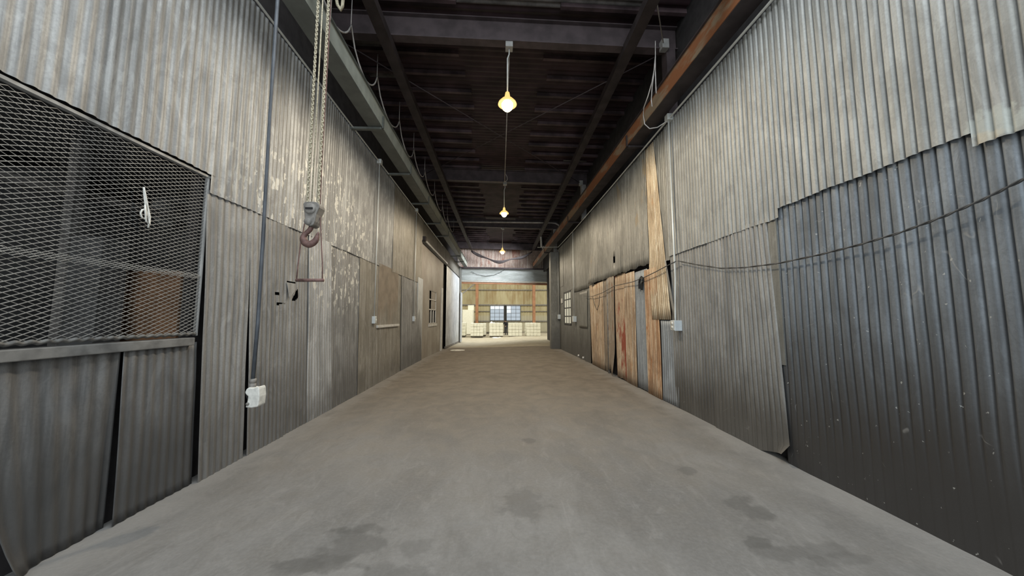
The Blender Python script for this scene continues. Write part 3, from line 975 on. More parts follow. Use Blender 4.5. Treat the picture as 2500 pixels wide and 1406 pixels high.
# torn upright edge beside the outlet conduit
o = sheet('metal_sheet', M['clad_right_mid'], 'R', (R(1651, 700)[0], R(1640, 700)[0]), (R(1644, 700)[0], R(1626, 700)[0]), 1.45, 2.50, .02, amp=.004, seed=64, solid=.003, lean=lambda y, z, u, v: .07 * (1 - u) * v)
tag(o, 'narrow grey sheet edge curling outward behind the outlet conduit', 'metal sheet', 'patched sheets on the right wall')
p = [onX(px, py, XR - .05) for px, py in ((1561, 705), (1561, 690), (1562, 682), (1566, 676), (1571, 680), (1571, 688), (1568, 690), (1567, 708))]
tag(MB().tube(p, .022, 6).build('iron_hook', M['black']), 'black iron hook on the blue grey sheet', 'hook')
# thin bar in the dark gap
p0, p1 = onX(1483, 682, XR - .03), onX(1489, 900, XR - .03)
tag(MB().tube([(p0.x, p0.y, p0.z), (p0.x, p0.y + .05, floor_z(3, p0.y))], .03, 8).build('pole', M['wood'], smooth=True), 'thin upright pole in the dark gap between rusted sheets', 'pole')

# big outlet conduit and box
cxr = XR - .085
pa, pb = onX(1632, 292, cxr), onX(1648, 782, cxr)
pm = onX(1648, 740, cxr)
conduit('conduit', 'bright vertical conduit leading down to the big outlet box', [(cxr, pa.y + .05, pb.z), (cxr, pa.y + .05, pb.z + .05), (cxr, pa.y + .03, pb.z + .35), (cxr, pa.y, pb.z + .7), (cxr, pa.y, pa.z)], .015, None, [((cxr + .01, pa.y, pa.z + .03), .055)])
t = thing('outlet_box', 'pale blue double outlet box low on the right wall', 'outlet box', (cxr, pa.y + .03, pb.z))
yo = pa.y + .04
MB().box(cxr - .05, yo - .06, pb.z - .17, XR - .01, yo + .08, pb.z).build('box', M['box_white'], t, bevel=.006)
MB().box(cxr - .056, yo - .05, pb.z - .16, cxr - .05, yo + .07, pb.z - .01).build('cover_plate', M['conduit'], t, bevel=.002)
for dz in (.05, .115):
    MB().lathe([(.028, .004), (.028, -.006), (.0, -.008)], (cxr - .05 - .008, yo + .01, pb.z - dz), 16, 'X').build('socket', M['plastic'], t, smooth=True)
# top run and the far ones
p = [onX(px, py, cxr) for px, py in ((2014, -148), (1885, 0), (1632, 291), (1496, 452), (1400, 563), (1363, 603))]
q = p[-1]
p += [Vector((q.x - .9, q.y, q.z - .02)), Vector((q.x - 1.0, q.y + .2, q.z + .02))]
conduit('conduit', 'long conduit along the top of the right wall turning across at the far end', p, .016)
for (a, b, lab, lab2) in (((1398, 567), (1400, 772), 'vertical conduit right of the small barred window', 'pale outlet box under the small barred window corner'),
                          ((1362, 610), (1359, 768), 'vertical conduit on the pillar side of the small barred window', 'pale outlet box on the pillar at the far end')):
    pa, pb = onX(*a, cxr), onX(*b, cxr)
    conduit('conduit', lab, [(cxr, pa.y, pb.z), pa], .018)
    t = thing('outlet_box', lab2, 'outlet box', (cxr, pa.y, pb.z))
    MB().box(cxr - .05, pa.y - .10, pb.z - .22, XR - .004, pa.y + .10, pb.z).build('box', M['box_white'], t, bevel=.008)
    MB().box(cxr - .056, pa.y - .08, pb.z - .2, cxr - .05, pa.y + .08, pb.z - .02).build('cover_plate', M['conduit'], t)
pq = onX(1372, 735, XR - .02)
tag(MB().box(XR - .05, pq.y - .12, pq.z - .10, XR - .004, pq.y + .12, pq.z + .12).build('wall_plate', M['plastic'], bevel=.01), 'small white plate left of the small barred window', 'plate')

# sagging cable
pts = []
for px, py in ((2600, 390), (2500, 437), (2400, 487), (2300, 530), (2200, 567), (2100, 597), (2000, 622), (1900, 643), (1820, 653), (1760, 655), (1700, 646), (1655, 637)):
    pts.append(onX(px, py, XR - .075))
t = thing('sagging_cable', 'dark twisted cable sagging across the right wall', 'cable', pts[0])
fine = []
for i in range(len(pts) - 1):
    for k in range(8):
        fine.append(pts[i].lerp(pts[i + 1], k / 8))
fine.append(pts[-1])
for s in (0, math.pi):
    MB().tube([p_ + Vector((.005 * math.cos(i * .9 + s), 0, .005 * math.sin(i * .9 + s))) for i, p_ in enumerate(fine)], .0055, 6).build('strand', M['cable_wall'], t, smooth=True)
pts = [onX(px, py, XR - .10) for px, py in ((1650, 638), (1630, 648), (1600, 664), (1575, 676), (1545, 688), (1500, 698), (1470, 715), (1445, 724), (1425, 722))]
tag(MB().tube(pts, .008, 6).build('thin_wire', M['cable_wall'], smooth=True), 'thin brown wire strung in front of the rusted sheets', 'wire')
pts = [onX(px, py, XR - .10) for px, py in ((1447, 725), (1452, 745), (1458, 757), (1462, 745), (1464, 722))]
wl_ = MB().tube(pts, .008, 6).build('wire_loop', M['cable_wall'], smooth=True)
tag(wl_, 'small drooping wire loop on the widest tan sheet', 'wire')
# scraps at the foot of the right wall
for (px, py, lab, ln) in ((1419, 876, 'curled bright scrap at the wall foot, further one', .35), (1435, 882, 'curled bright scrap at the wall foot, next to the tan sheet', .3)):
    c = onZ(px, py, floor_z(3, 11))
    c.x = min(c.x, XR - .10)
    pts = [(c.x + .03 * math.cos(a), c.y + .09 * math.cos(a * 1.3), floor_z(3, c.y) + .02 + .10 * (1 + math.sin(a)) * .7) for a in [k * .45 for k in range(8)]]
    m = MB()
    m.grid(lambda u, v: (Vector(pts[int(round(u * 7))]) + Vector((-.05 * v, .03 * v, .0))), 7, 1)
    tag(m.build('metal_scrap', M['steel_bright'], smooth=True, solid=.004), lab, 'scrap', 'scraps at the wall foot')

# ================================================================== CRANE RAILS
def rail(name, label, xa, xb, z0, w, h, mat, brk, inner, mat_under):
    """I-beam from y = -3 to 23.6; xa, xb = x of its hall side face at y = 4 and y = 23.6"""
    def xx(y):
        return xa + (xb - xa) * (y - 4) / 19.6
    t = thing(name, label, 'crane rail', (xx(4), 4, z0))
    s = -1 if inner > 0 else 1              # direction from the face towards the wall
    ya, yb = -3.0, 23.7

    def slab(o0, o1, za, zb, nm, mt):
        m = MB()
        b = 0
        for yy in (ya, yb):
            x0, x1 = xx(yy) + s * o0, xx(yy) + s * o1
            m.v += [(x0, yy, za), (x1, yy, za), (x1, yy, zb), (x0, yy, zb)]
        m.f += [(0, 1, 2, 3), (7, 6, 5, 4), (0, 4, 5, 1), (1, 5, 6, 2), (2, 6, 7, 3), (3, 7, 4, 0)]
        return m.build(nm, mt, t)
    slab(0, w, z0, z0 + .018, 'bottom_flange', mat_under)  # underside shade is put into the flange colour
    slab(.0, .03, z0 + .005, z0 + h, 'web', mat)
    slab(-.03, w * .7, z0 + h, z0 + h + .02, 'top_flange', mat_under)
    for yy in brk:
        m = MB()
        x = xx(yy)
        m.bar((x - s * .02, yy, z0 - .02), (x - s * .02, yy, z0 + h * .75), .035, .02, Vector((1, 0, 0)))
        wallx = XL - .2 if inner > 0 else XR + .2
        m.bar((x, yy, z0 - .03), (wallx, yy, z0 - .03), .07, .04)
        m.build('bracket', mat_under, t)
    return t


zrl = 5.05
rail('crane_rail', 'grey green steel crane rail along the left wall top', -2.2, -2.26, zrl, .25, .29, M['rail_green'], [onX(px, py, -2.2).y for px, py in ((934, 300), (1002, 442), (1047, 503), (1077, 548), (1096, 585))] + [19.4, 21.4], 1, M['rail_under'])
rail('crane_rail', 'rust brown steel crane rail along the right wall top', 2.70, 2.42, zrl, .25, .29, M['rail_rust'], (6.6, 12.2, 18.2), -1, M['beam_dark'])

# ================================================================== ROOF STEEL
BZ = 6.36
for i, (yb, lab) in enumerate(((5.6, 'deep brown roof beam above the nearest lamp'), (11.8, 'deep brown roof beam above the middle lamp'), (18.0, 'deep brown roof beam above the farthest lamp'),
                               (23.9, 'dark roof beam against the rusty gable'))):
    t = thing('roof_beam', lab, 'beam', (0, yb, BZ), 'cross beams under the roof')
    sl = .02
    hh = .42

    def bb(za, zb2, d, nm):
        m = MB()
        for yy in (yb - d / 2, yb + d / 2):
            m.v += [(-3.0, yy, za + sl * 2.9), (3.2, yy, za - sl * 3.2), (3.2, yy, zb2 - sl * 3.2), (-3.0, yy, zb2 + sl * 2.9)]
        m.f += [(0, 1, 2, 3), (7, 6, 5, 4), (0, 4, 5, 1), (1, 5, 6, 2), (2, 6, 7, 3), (3, 7, 4, 0)]
        m.build(nm, M['beam'], t)
    bb(BZ, BZ + .02, .16, 'bottom_flange')
    bb(BZ + .02, BZ + hh, .02, 'web')
    bb(BZ + hh, BZ + hh + .02, .16, 'top_flange')
    # post carrying the right end
    if i < 3:
        tag(MB().box(2.98, yb - .09, 5.02, 3.14, yb + .09, BZ - .07).build('steel_post', M['beam'] if i == 0 else M['frame']),
            ('pale steel post under the right end of the nearest roof beam', 'pale steel post under the right end of the second roof beam', 'pale grey steel post above the far end of the right crane rail')[i], 'post')
for (xa, xb, lab) in ((-1.96, -1.96, 'long dark steel runner under the roof on the left'), (2.24, 2.40, 'long dark steel runner under the roof on the right')):
    m = MB()
    for yy, x in ((-3, xa), (23.2, xb)):
        m.v += [(x - .09, yy, 6.19), (x + .09, yy, 6.19), (x + .09, yy, BZ - .02), (x - .09, yy, BZ - .02)]
    m.f += [(0, 1, 2, 3), (7, 6, 5, 4), (0, 4, 5, 1), (1, 5, 6, 2), (2, 6, 7, 3), (3, 7, 4, 0)]
    tag(m.build('roof_runner', M['beam_dark']), lab, 'beam', 'runners under the roof')
# sagging band between the runner ends
pts = []
for i in range(25):
    u = i / 24
    pts.append(Vector((-1.96 + 4.3 * u, 23.3 + .1 * math.sin(u * 9), 6.2 - .72 * (1 - (2 * u - 1) ** 2) + .05 * math.sin(u * 11))))
m = MB()
m.grid(lambda u, v: pts[int(round(u * 24))] + Vector((0, .02 * v, -(.16 + .07 * math.sin(u * 17)) * v)), 24, 3)
tag(m.build('sagging_belt', M['beam_dark'], smooth=True, solid=.02), 'dark torn belt sagging between the far ends of the roof runners', 'belt')

# crossed brace rods
zrod = BZ + .03
rods = [((2.95, 5.7), (-2.9, 11.7), 'thin brace rod from near right to far left under the roof'), ((-2.9, 5.7), (2.95, 11.7), 'thin brace rod from near left to far right under the roof'),
        ((1.6, 3.4), (2.93, 5.5), 'short bright brace rod end at the right rail')]
for (a, b, lab) in rods:
    t = thing('brace_rod', lab, 'rod', (a[0], a[1], zrod), 'roof brace rods')
    za, zb2 = zrod - .02 * a[0], zrod - .02 * b[0]
    MB().tube([(a[0], a[1], za), (b[0], b[1], zb2)], .011, 6).build('rod', M['cable_white'] if 'bright' in lab else M['beam'], t, smooth=True)
    if b[0] > 0:
        MB().box(b[0] - .06, b[1] - .07, zb2 - .09, b[0] + .06, b[1] + .05, zb2 + .08).build('end_plate', M['frame'], t)
# far pipes
y3 = 17.8
p0, p1 = onY(1085, 541, y3), onY(1345, 544, y3)
c = [p0, p1, p1 + Vector((.25, 0, -.02)), p1 + Vector((.42, 0, -.12)), p1 + Vector((.5, 0, -.35)), p1 + Vector((.5, 0, -.8))]
tag(MB().tube(c, .045, 10).build('cross_pipe', M['cable_white'], smooth=True), 'pale pipe crossing under the roof behind the middle lamp', 'pipe')
y4 = 19.3
c = [onY(px, py, y4) for px, py in ((1226, 555), (1312, 555), (1318, 558), (1320, 566), (1322, 603))]
t = thing('drop_pipe', 'thin pale pipe turning down at the far right of the roof', 'pipe', c[-1])
MB().tube(c[:4], .03, 8).build('pipe', M['cable_white'], t, smooth=True)
MB().tube(c[3:], .055, 8).build('sleeve', M['plastic'], t, smooth=True, label='white lower sleeve')
MB().lathe([(0, .0), (.08, .0), (.1, .1), (0, .14)], (c[0].x, c[0].y, c[0].z - .07), 12).build('end_cap', M['cable_white'], t)
a = onX(1340, 596, 2.75)
tag(MB().box(2.5, 18.9, zrl + .3, 2.72, 19.3, zrl + .52).build('rail_box', M['frame'], bevel=.02), 'small pale box on the far end of the right crane rail', 'box')


# ================================================================== LAMPS
def lamp(label, px, py_box, py_lamp, Y):
    pb = onY(px, py_box, Y)
    c = onY(px, py_lamp, Y)
    t = thing('pendant_lamp', label, 'lamp', (pb.x, Y, BZ), 'pendant lamps down the middle of the hall')
    MB().box(pb.x - .065, Y - .07, BZ - .10, pb.x + .065, Y + .07, BZ + .005).build('junction_box', M['frame'], t, bevel=.006)
    MB().tube([(pb.x, Y, BZ - .08), (pb.x, Y, BZ - .20), (pb.x - .03, Y, BZ - .28), (pb.x - .03, Y, c.z + .22)], .012, 8).build('stem', M['conduit'], t, smooth=True)
    ctr = (pb.x - .03, Y, c.z)
    MB().lathe([(.035, .24), (.05, .16), (.06, .13), (.10, .11), (.155, .05), (.165, .02), (.158, .02), (.148, .048), (.095, .10), (.05, .12)], ctr, 28).build('shade', M['shade'], t, smooth=True)
    MB().lathe([(.0, -.10), (.05, -.09), (.085, -.055), (.10, -.01), (.10, .03), (.07, .07), (0, .085)], ctr, 24).build('globe', M['bulb'], t, smooth=True, label='glowing glass globe')
    ld = bpy.data.lights.new('lamp_light', 'SPOT')
    ld.energy = 330
    ld.color = (1.0, .85, .64)
    ld.spot_size = math.radians(172)
    ld.spot_blend = .25
    ld.shadow_soft_size = .10
    lo = bpy.data.objects.new('lamp_light', ld)
    lo.location = (ctr[0], Y, c.z - .16)
    COL.objects.link(lo)
    lo.parent = t
    lo.matrix_parent_inverse = t.matrix_basis.inverted()
    return t


lamp('glowing pendant lamp nearest the camera', 1243, 112, 258, 5.6)
lamp('glowing pendant lamp second from the camera', 1233, 447, 523, 11.8)
lamp('glowing pendant lamp farthest away, before the gable', 1228, 556, 616, 18.0)
p = [(.17, 5.7, BZ - .03), (.18, 9, BZ - .05), (.19, 11.7, BZ - .03)]
tag(MB().tube(p, .012, 8).build('ceiling_conduit', M['cable_white'], smooth=True), 'straight conduit between the nearest two lamps', 'conduit')
p = [(.22 + .06 * math.sin(k * .8), 11.2 + .5 * k / 8, BZ + .05 - .16 * math.sin(k * .4)) for k in range(9)]
tag(MB().tube(p, .01, 6).build('slack_wire', M['cable_white'], smooth=True), 'slack wire bundle above the middle lamp', 'wire')

# ================================================================== FESTOON CABLE, LOOPS
hx, hz = -2.4, H + 4.82
hang = [4.0] + [onX(px, py, -2.4).y for px, py in ((858, 40), (921, 172), (975, 281), (1010, 356), (1037, 416), (1061, 464), (1080, 496), (1092, 522))] + [17.5]
pts = []
for a, b in zip(hang[:-1], hang[1:]):
    sag = .55 if a < 8 else .48
    for k in range(12):
        u = k / 12
        v = 1 - (2 * u - 1) ** 2
        skew = u ** .7
        pts.append(Vector((hx + .05 * v, a + (b - a) * (u + .10 * v), hz - .12 - sag * (1 - abs(2 * skew - 1) ** 1.8))))
pts.append(Vector((hx, hang[-1], hz - .12)))
t = thing('festoon_cable', 'pale cable hanging in loops beside the left crane rail', 'cable', (hx, 5, hz))
MB().tube(pts, .013, 6).build('cable', M['cable_white'], t, smooth=True)
for a in hang:
    MB().tube([(hx, a, hz - .14), (hx, a, hz + .1), (hx, a, BZ + .3)], .007, 5).build('hanger', M['cable_white'], t, smooth=True)
# white straight piece near the chains
p0, p1 = onX(809, -10, -2.05), onX(812, 58, -2.05)
tag(MB().tube([(p0.x, p0.y, 6.3), (p0.x, p0.y, p1.z)], .01, 6).build('drop_wire', M['plastic'], smooth=True), 'short straight white wire beside the hoist ropes', 'wire')
# rope bight at the very top
p = [onY(px, py, 3.6) for px, py in ((820, -40), (821, -5), (824, 12), (832, 24), (836, 15), (838, -5), (838, -40))]
p = [Vector((p[0].x, 3.5, 5.40))] + p + [Vector((p[-1].x, 3.5, 5.40))]
t = thing('rope_coil', 'tan rope doubled over at the top edge beside the hoist', 'rope', p[3])
MB().tube(p, .018, 8).build('rope', M['rope_tan'], t, smooth=True)
# cable looped over the right rail
p = [onX(px, py, 2.5) for px, py in ((1600, 140), (1597, 172), (1592, 200), (1582, 235), (1572, 262))] + [onX(px, py, 2.64) for px, py in ((1570, 280), (1574, 303), (1586, 314))] + [onX(1605, 311, 2.8), onX(1630, 295, 2.9)]
t = thing('looped_cable', 'thin pale cable looped round the right crane rail', 'cable', p[0])
MB().tube(p, .009, 6).build('cable', M['cable_white'], t, smooth=True)
p = [onX(px, py, 2.5) for px, py in ((1596, 180), (1592, 215), (1590, 245), (1592, 260))]
MB().tube(p, .008, 6).build('loose_end', M['cable_white'], t, smooth=True)
p = [onX(px, py, 2.5) for px, py in ((1600, 175), (1601, 205), (1602, 228))]
MB().tube(p, .008, 6).build('loose_end', M['cable_white'], t, smooth=True)
MB().tube([Vector((p[0].x, p[0].y, p[0].z)), onX(1600, 138, 2.5), onX(1600, 100, 2.5)], .007, 6).build('hanger', M['cable_white'], t, smooth=True)

# ================================================================== HOIST
HY = 3.4
SR = Vector((1, 0, 0))


def at(px, py, dy=0.0):
    return onY(px, py, HY + dy)


bc = at(757, 520)
t = thing('chain_hoist', 'chain hoist with grey block and red brown hook', 'hoist', bc)


def link_chain(x, y, z0, z1, mat, name, ln=.036, r=.0060):
    m = MB()
    n = int((z1 - z0) / (ln * .72))
    for i in range(n):
        zc_ = z0 + ln * .36 + i * ln * .72
        pp = []
        for k in range(12):
            a = TAU * k / 12
            u, w_ = math.cos(a) * .0105, math.sin(a) * ln * .5
            if i % 2 == 0:
                pp.append((x + u, y, zc_ + w_))
            else:
                pp.append((x, y + u, zc_ + w_))
        m.tube(pp, r, 5, closed=True)
    return m.build(name, mat, t, smooth=True)


top = 5.4
cl, cr = at(750, 500), at(777, 495)
link_chain(cl.x, HY, cl.z - .02, top, M['rope_tan'], 'load_chain')
link_chain(cr.x, HY, cr.z - .02, top, M['rope_tan'], 'load_chain')
c2 = at(757, 490)
MB().tube([(c2.x + .005, HY + .02, c2.z), (c2.x + .012, HY + .02, top)], .007, 6).build('fall_rope', M['rope_tan'], t, smooth=True)
c2 = at(771, 490)
MB().tube([(c2.x, HY + .02, c2.z), (c2.x + .008, HY + .02, top)], .006, 6).build('fall_rope', M['rope_tan'], t, smooth=True)
m = MB()
m.box(-2.3, HY - .12, top, 2.75, HY + .12, top + .02)
m.box(-2.3, HY - .012, top + .02, 2.75, HY + .012, top + .26)
m.box(-2.3, HY - .12, top + .26, 2.75, HY + .12, top + .28)
m.build('bridge_beam', M['beam_dark'], t)
# block: two cheeks, tapering, joined
outline = [(740, 505), (739, 497), (744, 492), (760, 491), (774, 493), (779, 499), (779, 506), (772, 522), (768, 540), (764, 549), (757, 552), (748, 549), (744, 541), (743, 525)]
fr = [at(px, py, -.06) for px, py in outline]
m = MB().prism(fr, (0, .12, 0))
m.build('block', M['block'], t, bevel=.010)
c0 = at(757, 509, -.06)
MB().lathe([(.058, 0), (.055, -.012), (.03, -.016), (0, -.017)], c0, 20, 'Y').build('sheave_cap', M['block'], t, smooth=True)
MB().box(c0.x - .035, HY - .085, c0.z - .012, c0.x + .035, HY - .07, c0.z + .006).build('slot', M['black'], t)
c1 = at(752, 541, -.06)
MB().lathe([(.036, 0), (.034, -.014), (0, -.018)], c1, 18, 'Y').build('lower_cap', M['block'], t, smooth=True)
m = MB()
m.prism([at(px, py, -.02) for px, py in ((779, 500), (784, 505), (779, 517), (770, 530), (769, 524))], (0, .05, 0))
m.build('chain_guide', M['block'], t)
hp = [(761, 550, 6.5), (758, 560, 6.5), (749, 568, 6.5), (741, 576, 7.5), (740, 585, 9), (745, 593, 10), (754, 597, 10), (763, 594, 9), (770, 588, 8), (774, 580, 6.5), (776, 572, 4.5), (778, 567, 2.5)]
HK = []
RAD = []
for i in range(len(hp) - 1):
    for k in range(4):
        u = k / 4
        a, b = hp[i], hp[i + 1]
        HK.append(at(a[0] + (b[0] - a[0]) * u, a[1] + (b[1] - a[1]) * u))
        RAD.append((a[2] + (b[2] - a[2]) * u) * .88 * HY / F)
HK.append(at(hp[-1][0], hp[-1][1]))
RAD.append(.006)
for _ in range(2):
    HK = [HK[0]] + [(HK[i - 1] + HK[i] * 2 + HK[i + 1]) / 4 for i in range(1, len(HK) - 1)] + [HK[-1]]
MB().tube(HK, RAD, 12).build('hook', M['hook'], t, smooth=True, label='red brown forged hook')

# pull handle
b0, b1 = at(723, 684, -.03), at(790, 684, -.03)
t = thing('pull_handle', 'pull bar on two cords below the hoist hook', 'handle', b0.lerp(b1, .5))
MB().tube([b0, b1], .016, 12).build('bar', M['hook'], t, smooth=True)
q = [at(787, 684, -.03), at(787, 640, -.03), at(783, 560, .0), at(781, 515, .03), at(786, 400, .05)]
q.append(Vector((q[-1].x + .01, q[-1].y, top)))
MB().tube(q, .006, 6).build('cord', M['hook'], t, smooth=True)
q = [at(724, 684, -.03), at(727, 650, -.03), at(734, 595, .02), at(741, 560, .06), at(744, 545, .06)]
MB().tube(q, .006, 6).build('cord', M['hook'], t, smooth=True)

# pendant control
PYC = 3.05
c = onY(617, 930, PYC)
t = thing('pendant_control', 'white pendant control hanging on a long dark cable', 'control', (c.x, PYC, c.z - .25))
MB().tube([(c.x, PYC, c.z - .02), (c.x + .012, PYC, c.z + .5), (c.x + .01, PYC, c.z + 1.2), (c.x, PYC, c.z + 2.4), (c.x, PYC, 5.6)], .0155, 10).build('cable', M['cable_dark'], t, smooth=True)
MB().lathe([(.0, 0), (.026, 0), (.028, -.03), (.022, -.032), (.022, -.04), (.028, -.042), (.028, -.10), (0, -.10)], (c.x, PYC, c.z + .02), 16).build('strain_relief', M['block'], t, smooth=True)
body = [(601, 950), (606, 946), (616, 948), (630, 944), (632, 950), (633, 968), (630, 990), (627, 994), (612, 996), (598, 995), (602, 985), (604, 975), (605, 968), (599, 962), (597, 958)]
fr = [onY(px, py, PYC - .05) for px, py in body]
MB().prism(fr, (0, .09, 0)).build('housing', M['plastic'], t, bevel=.008)
fr = [onY(px, py, PYC - .045) for px, py in ((599, 962), (612, 963), (607, 977), (603, 974))]
MB().prism(fr, (0, .02, 0)).build('hollow', M['black'], t, label='dark hollow in the housing')
cb = onY(605, 986, PYC - .05)
MB().lathe([(.013, 0), (.013, -.01), (0, -.012)], cb, 14, 'Y').build('button', M['block'], t, smooth=True)
cb = onY(633, 973, PYC)
MB().box(cb.x - .005, PYC - .03, cb.z - .02, cb.x + .008, PYC + .02, cb.z + .02).build('side_button', M['black'], t)

# ================================================================== FAR HALL THINGS
ZF = -.21


def bale(px0, px1, pyt, pyb, depth, label, Y=None):
    """strapped bale of blocks on a pallet; its front face spans px0..px1 in the photograph"""
    if Y is None:
        d = ray((px0 + px1) / 2, pyb)
        Y = (ZF - H) / d.z * d.y
    a, b = onY(px0, pyb, Y), onY(px1, pyt, Y)
    t = thing('bale', label, 'bale', ((a.x + b.x) / 2, Y + depth / 2, ZF), 'white bales in the far hall')
    z0 = ZF + .10
    m = MB()
    m.box(a.x, Y + .03, z0, b.x, Y + depth, b.z)
    core = m.build('core', M['bale_groove'], t)
    nx, nz, ny = 4, 4, 4
    m = MB()
    wx, wz, wyy = (b.x - a.x) / nx, (b.z - z0) / nz, (depth) / ny
    rnd = random.Random(int(px0))
    for i in range(nx):
        for j in range(nz):
            for k in range(ny):
                if 0 < i < nx - 1 and 0 < k < ny - 1 and j < nz - 1:
                    continue
                e = .007
                jx, jy, jz = (rnd.uniform(-.012, .012) for _ in range(3))
                m.box(a.x + i * wx + e + (jx if i in (0, nx - 1) else 0) - .02 * (i == 0), Y + k * wyy + e - .02 * (k == 0) + jy, z0 + j * wz + e,
                      a.x + (i + 1) * wx - e + .02 * (i == nx - 1), Y + (k + 1) * wyy - e, z0 + (j + 1) * wz - e + (.02 + jz if j == nz - 1 else 0))
    m.build('blocks', M['bale'], t, bevel=.02)
    m = MB()
    for yy in (Y + .06, Y + depth / 2, Y + depth - .06):
        m.box(a.x + .02, yy - .04, ZF, b.x - .02, yy + .04, ZF + .07)
    m.box(a.x, Y, ZF + .07, b.x, Y + depth, ZF + .10)
    m.build('pallet', M['pallet'], t)
    return t, Y


bale(1122, 1136, 788, 820, 1.2, 'white bale half hidden behind the left post', 29.6)
bale(1149, 1179, 790, 822, 1.25, 'white bale second from the left in the far row', 28.9)
bale(1195, 1228, 789, 822, 1.0, 'white bale with loose scraps on top, left of the person', 28.9)
bale(1242, 1274, 789, 823, 1.0, 'white bale right of the person', 28.7)
bale(1286, 1319, 789, 823, 1.0, 'white bale at the right end of the front row', 28.7)
bale(1283, 1300, 789, 818, 1.0, 'white bale behind the right end one', 30.6)
bale(1152, 1186, 790, 819, 1.1, 'white bale behind the second from the left', 30.6)
for (px, py, s, lab) in ((1200, 787, .15, 'crumpled white scrap on the bale left of the person, left one'), (1206, 784, .10, 'upright white scrap on the bale left of the person'),
                         (1153, 787, .09, 'white scrap sticking up on the second bale'), (1297, 787, .08, 'white scrap on the right end bale')):
    p = onY(px, py, 29.2)
    zt_ = onY(px, 790, 29.0).z
    tag(MB().lathe([(0, 0), (s, .0), (s * .9, s * .6), (s * .4, s * 1.3), (0, s * 1.5)], (p.x, 29.2, zt_ - .03), 7).build('scrap', M['paper']), lab, 'scrap')
for (px, py, s, lab) in ((1209, 825, .32, 'white litter on the floor in front of the scrap topped bale'), (1220, 824.5, .15, 'small white litter right of the bigger piece')):
    p = onZ(px, py, ZF)
    tag(MB().lathe([(0, .07), (s * .5, .06), (s * .8, .03), (s, 0)], (p.x, p.y, ZF + .003), 9).build('litter', M['paper']), lab, 'litter')
# white boards by the left column
a, b = onY(1129, 783, 34), onY(1155, 756, 34)
tag(MB().box(a.x, 34, ZF, b.x, 34.3, b.z).build('white_board', M['bale'], bevel=.02), 'wide white board behind the left bales', 'board')
a, b = onY(1142, 757, 34.2), onY(1157, 745, 34.2)
tag(MB().box(a.x, 34.32, ZF, b.x, 34.6, b.z).build('white_board', M['bale'], bevel=.02), 'taller white board rising behind the wide white one', 'board')
# columns
for px, lab in ((1164, 'rust red steel column on the left of the far hall'), (1304, 'rust red steel column on the right of the far hall')):
    c = onY(px, 760, 34.6)
    t = thing('steel_column', lab, 'column', (c.x, 34.8, ZF), 'rust red columns in the far hall')
    m = MB()
    m.box(c.x - .14, 34.65, ZF, c.x + .14, 34.68, 6.5)
    m.box(c.x - .14, 34.95, ZF, c.x + .14, 34.98, 6.5)
    m.box(c.x - .012, 34.68, ZF, c.x + .012, 34.95, 6.5)
    m.build('shaft', M['column_rust'], t)
    MB().box(c.x - .2, 34.6, ZF, c.x + .2, 35.0, ZF + .03).build('base_plate', M['column_rust'], t)
a, b = onY(1130, 716, 34.7), onY(1160, 692, 34.7)
tag(MB().bar(a, b, .10, .10).build('knee_brace', M['wood']), 'slanted timber brace beside the left red column', 'brace')
a, b = onY(1233.5, 745, FY - .2), onY(1233.5, 790, FY - .2)
tag(MB().box(a.x - .09, FY - .24, ZF, a.x + .09, FY - .13, a.z).build('window_post', M['black']), 'black post between the two far windows', 'post')
a = onY(1340, 726, 24.1)
tag(MB().tube([onY(1337, 730, 24.0), onY(1346, 736, 23.0)], .04, 6).build('stub_bar', M['beam_dark']), 'dark stub bar sticking out by the pillar', 'bar')

# person between the bales
PX, PYY = onY(1236, 810, 31.6).x, 31.6
sk = {'pelvis': (0, 0, .80), 'waist': (.0, .02, .95), 'chest': (-.02, -.06, 1.16), 'neck': (-.03, -.14, 1.28), 'head': (-.03, -.20, 1.36), 'crown': (-.03, -.22, 1.44),
      'hipl': (-.09, 0, .76), 'kneel': (-.10, -.05, .43), 'ankl': (-.09, .02, .07), 'toel': (-.10, -.14, .035),
      'hipr': (.09, 0, .76), 'kneer': (.10, -.03, .43), 'ankr': (.10, .05, .07), 'toer': (.11, -.11, .035),
      'shl': (-.19, -.08, 1.20), 'ell': (-.28, -.16, .98), 'wrl': (-.25, -.34, .92), 'hal': (-.24, -.42, .91),
      'shr': (.16, -.08, 1.20), 'elr': (.24, -.12, .96), 'wrr': (.20, -.30, .88), 'har': (.19, -.38, .87)}
rad = {'pelvis': .13, 'waist': .13, 'chest': .15, 'neck': .055, 'head': .085, 'crown': .06, 'hipl': .09, 'kneel': .065, 'ankl': .048, 'toel': .035, 'hipr': .09, 'kneer': .065, 'ankr': .048,
       'toer': .035, 'shl': .065, 'ell': .048, 'wrl': .034, 'hal': .03, 'shr': .065, 'elr': .048, 'wrr': .034, 'har': .03}
ed_ = [('pelvis', 'waist'), ('waist', 'chest'), ('chest', 'neck'), ('neck', 'head'), ('head', 'crown'), ('pelvis', 'hipl'), ('hipl', 'kneel'), ('kneel', 'ankl'), ('ankl', 'toel'),
       ('pelvis', 'hipr'), ('hipr', 'kneer'), ('kneer', 'ankr'), ('ankr', 'toer'), ('chest', 'shl'), ('shl', 'ell'), ('ell', 'wrl'), ('wrl', 'hal'), ('chest', 'shr'), ('shr', 'elr'), ('elr', 'wrr'), ('wrr', 'har')]
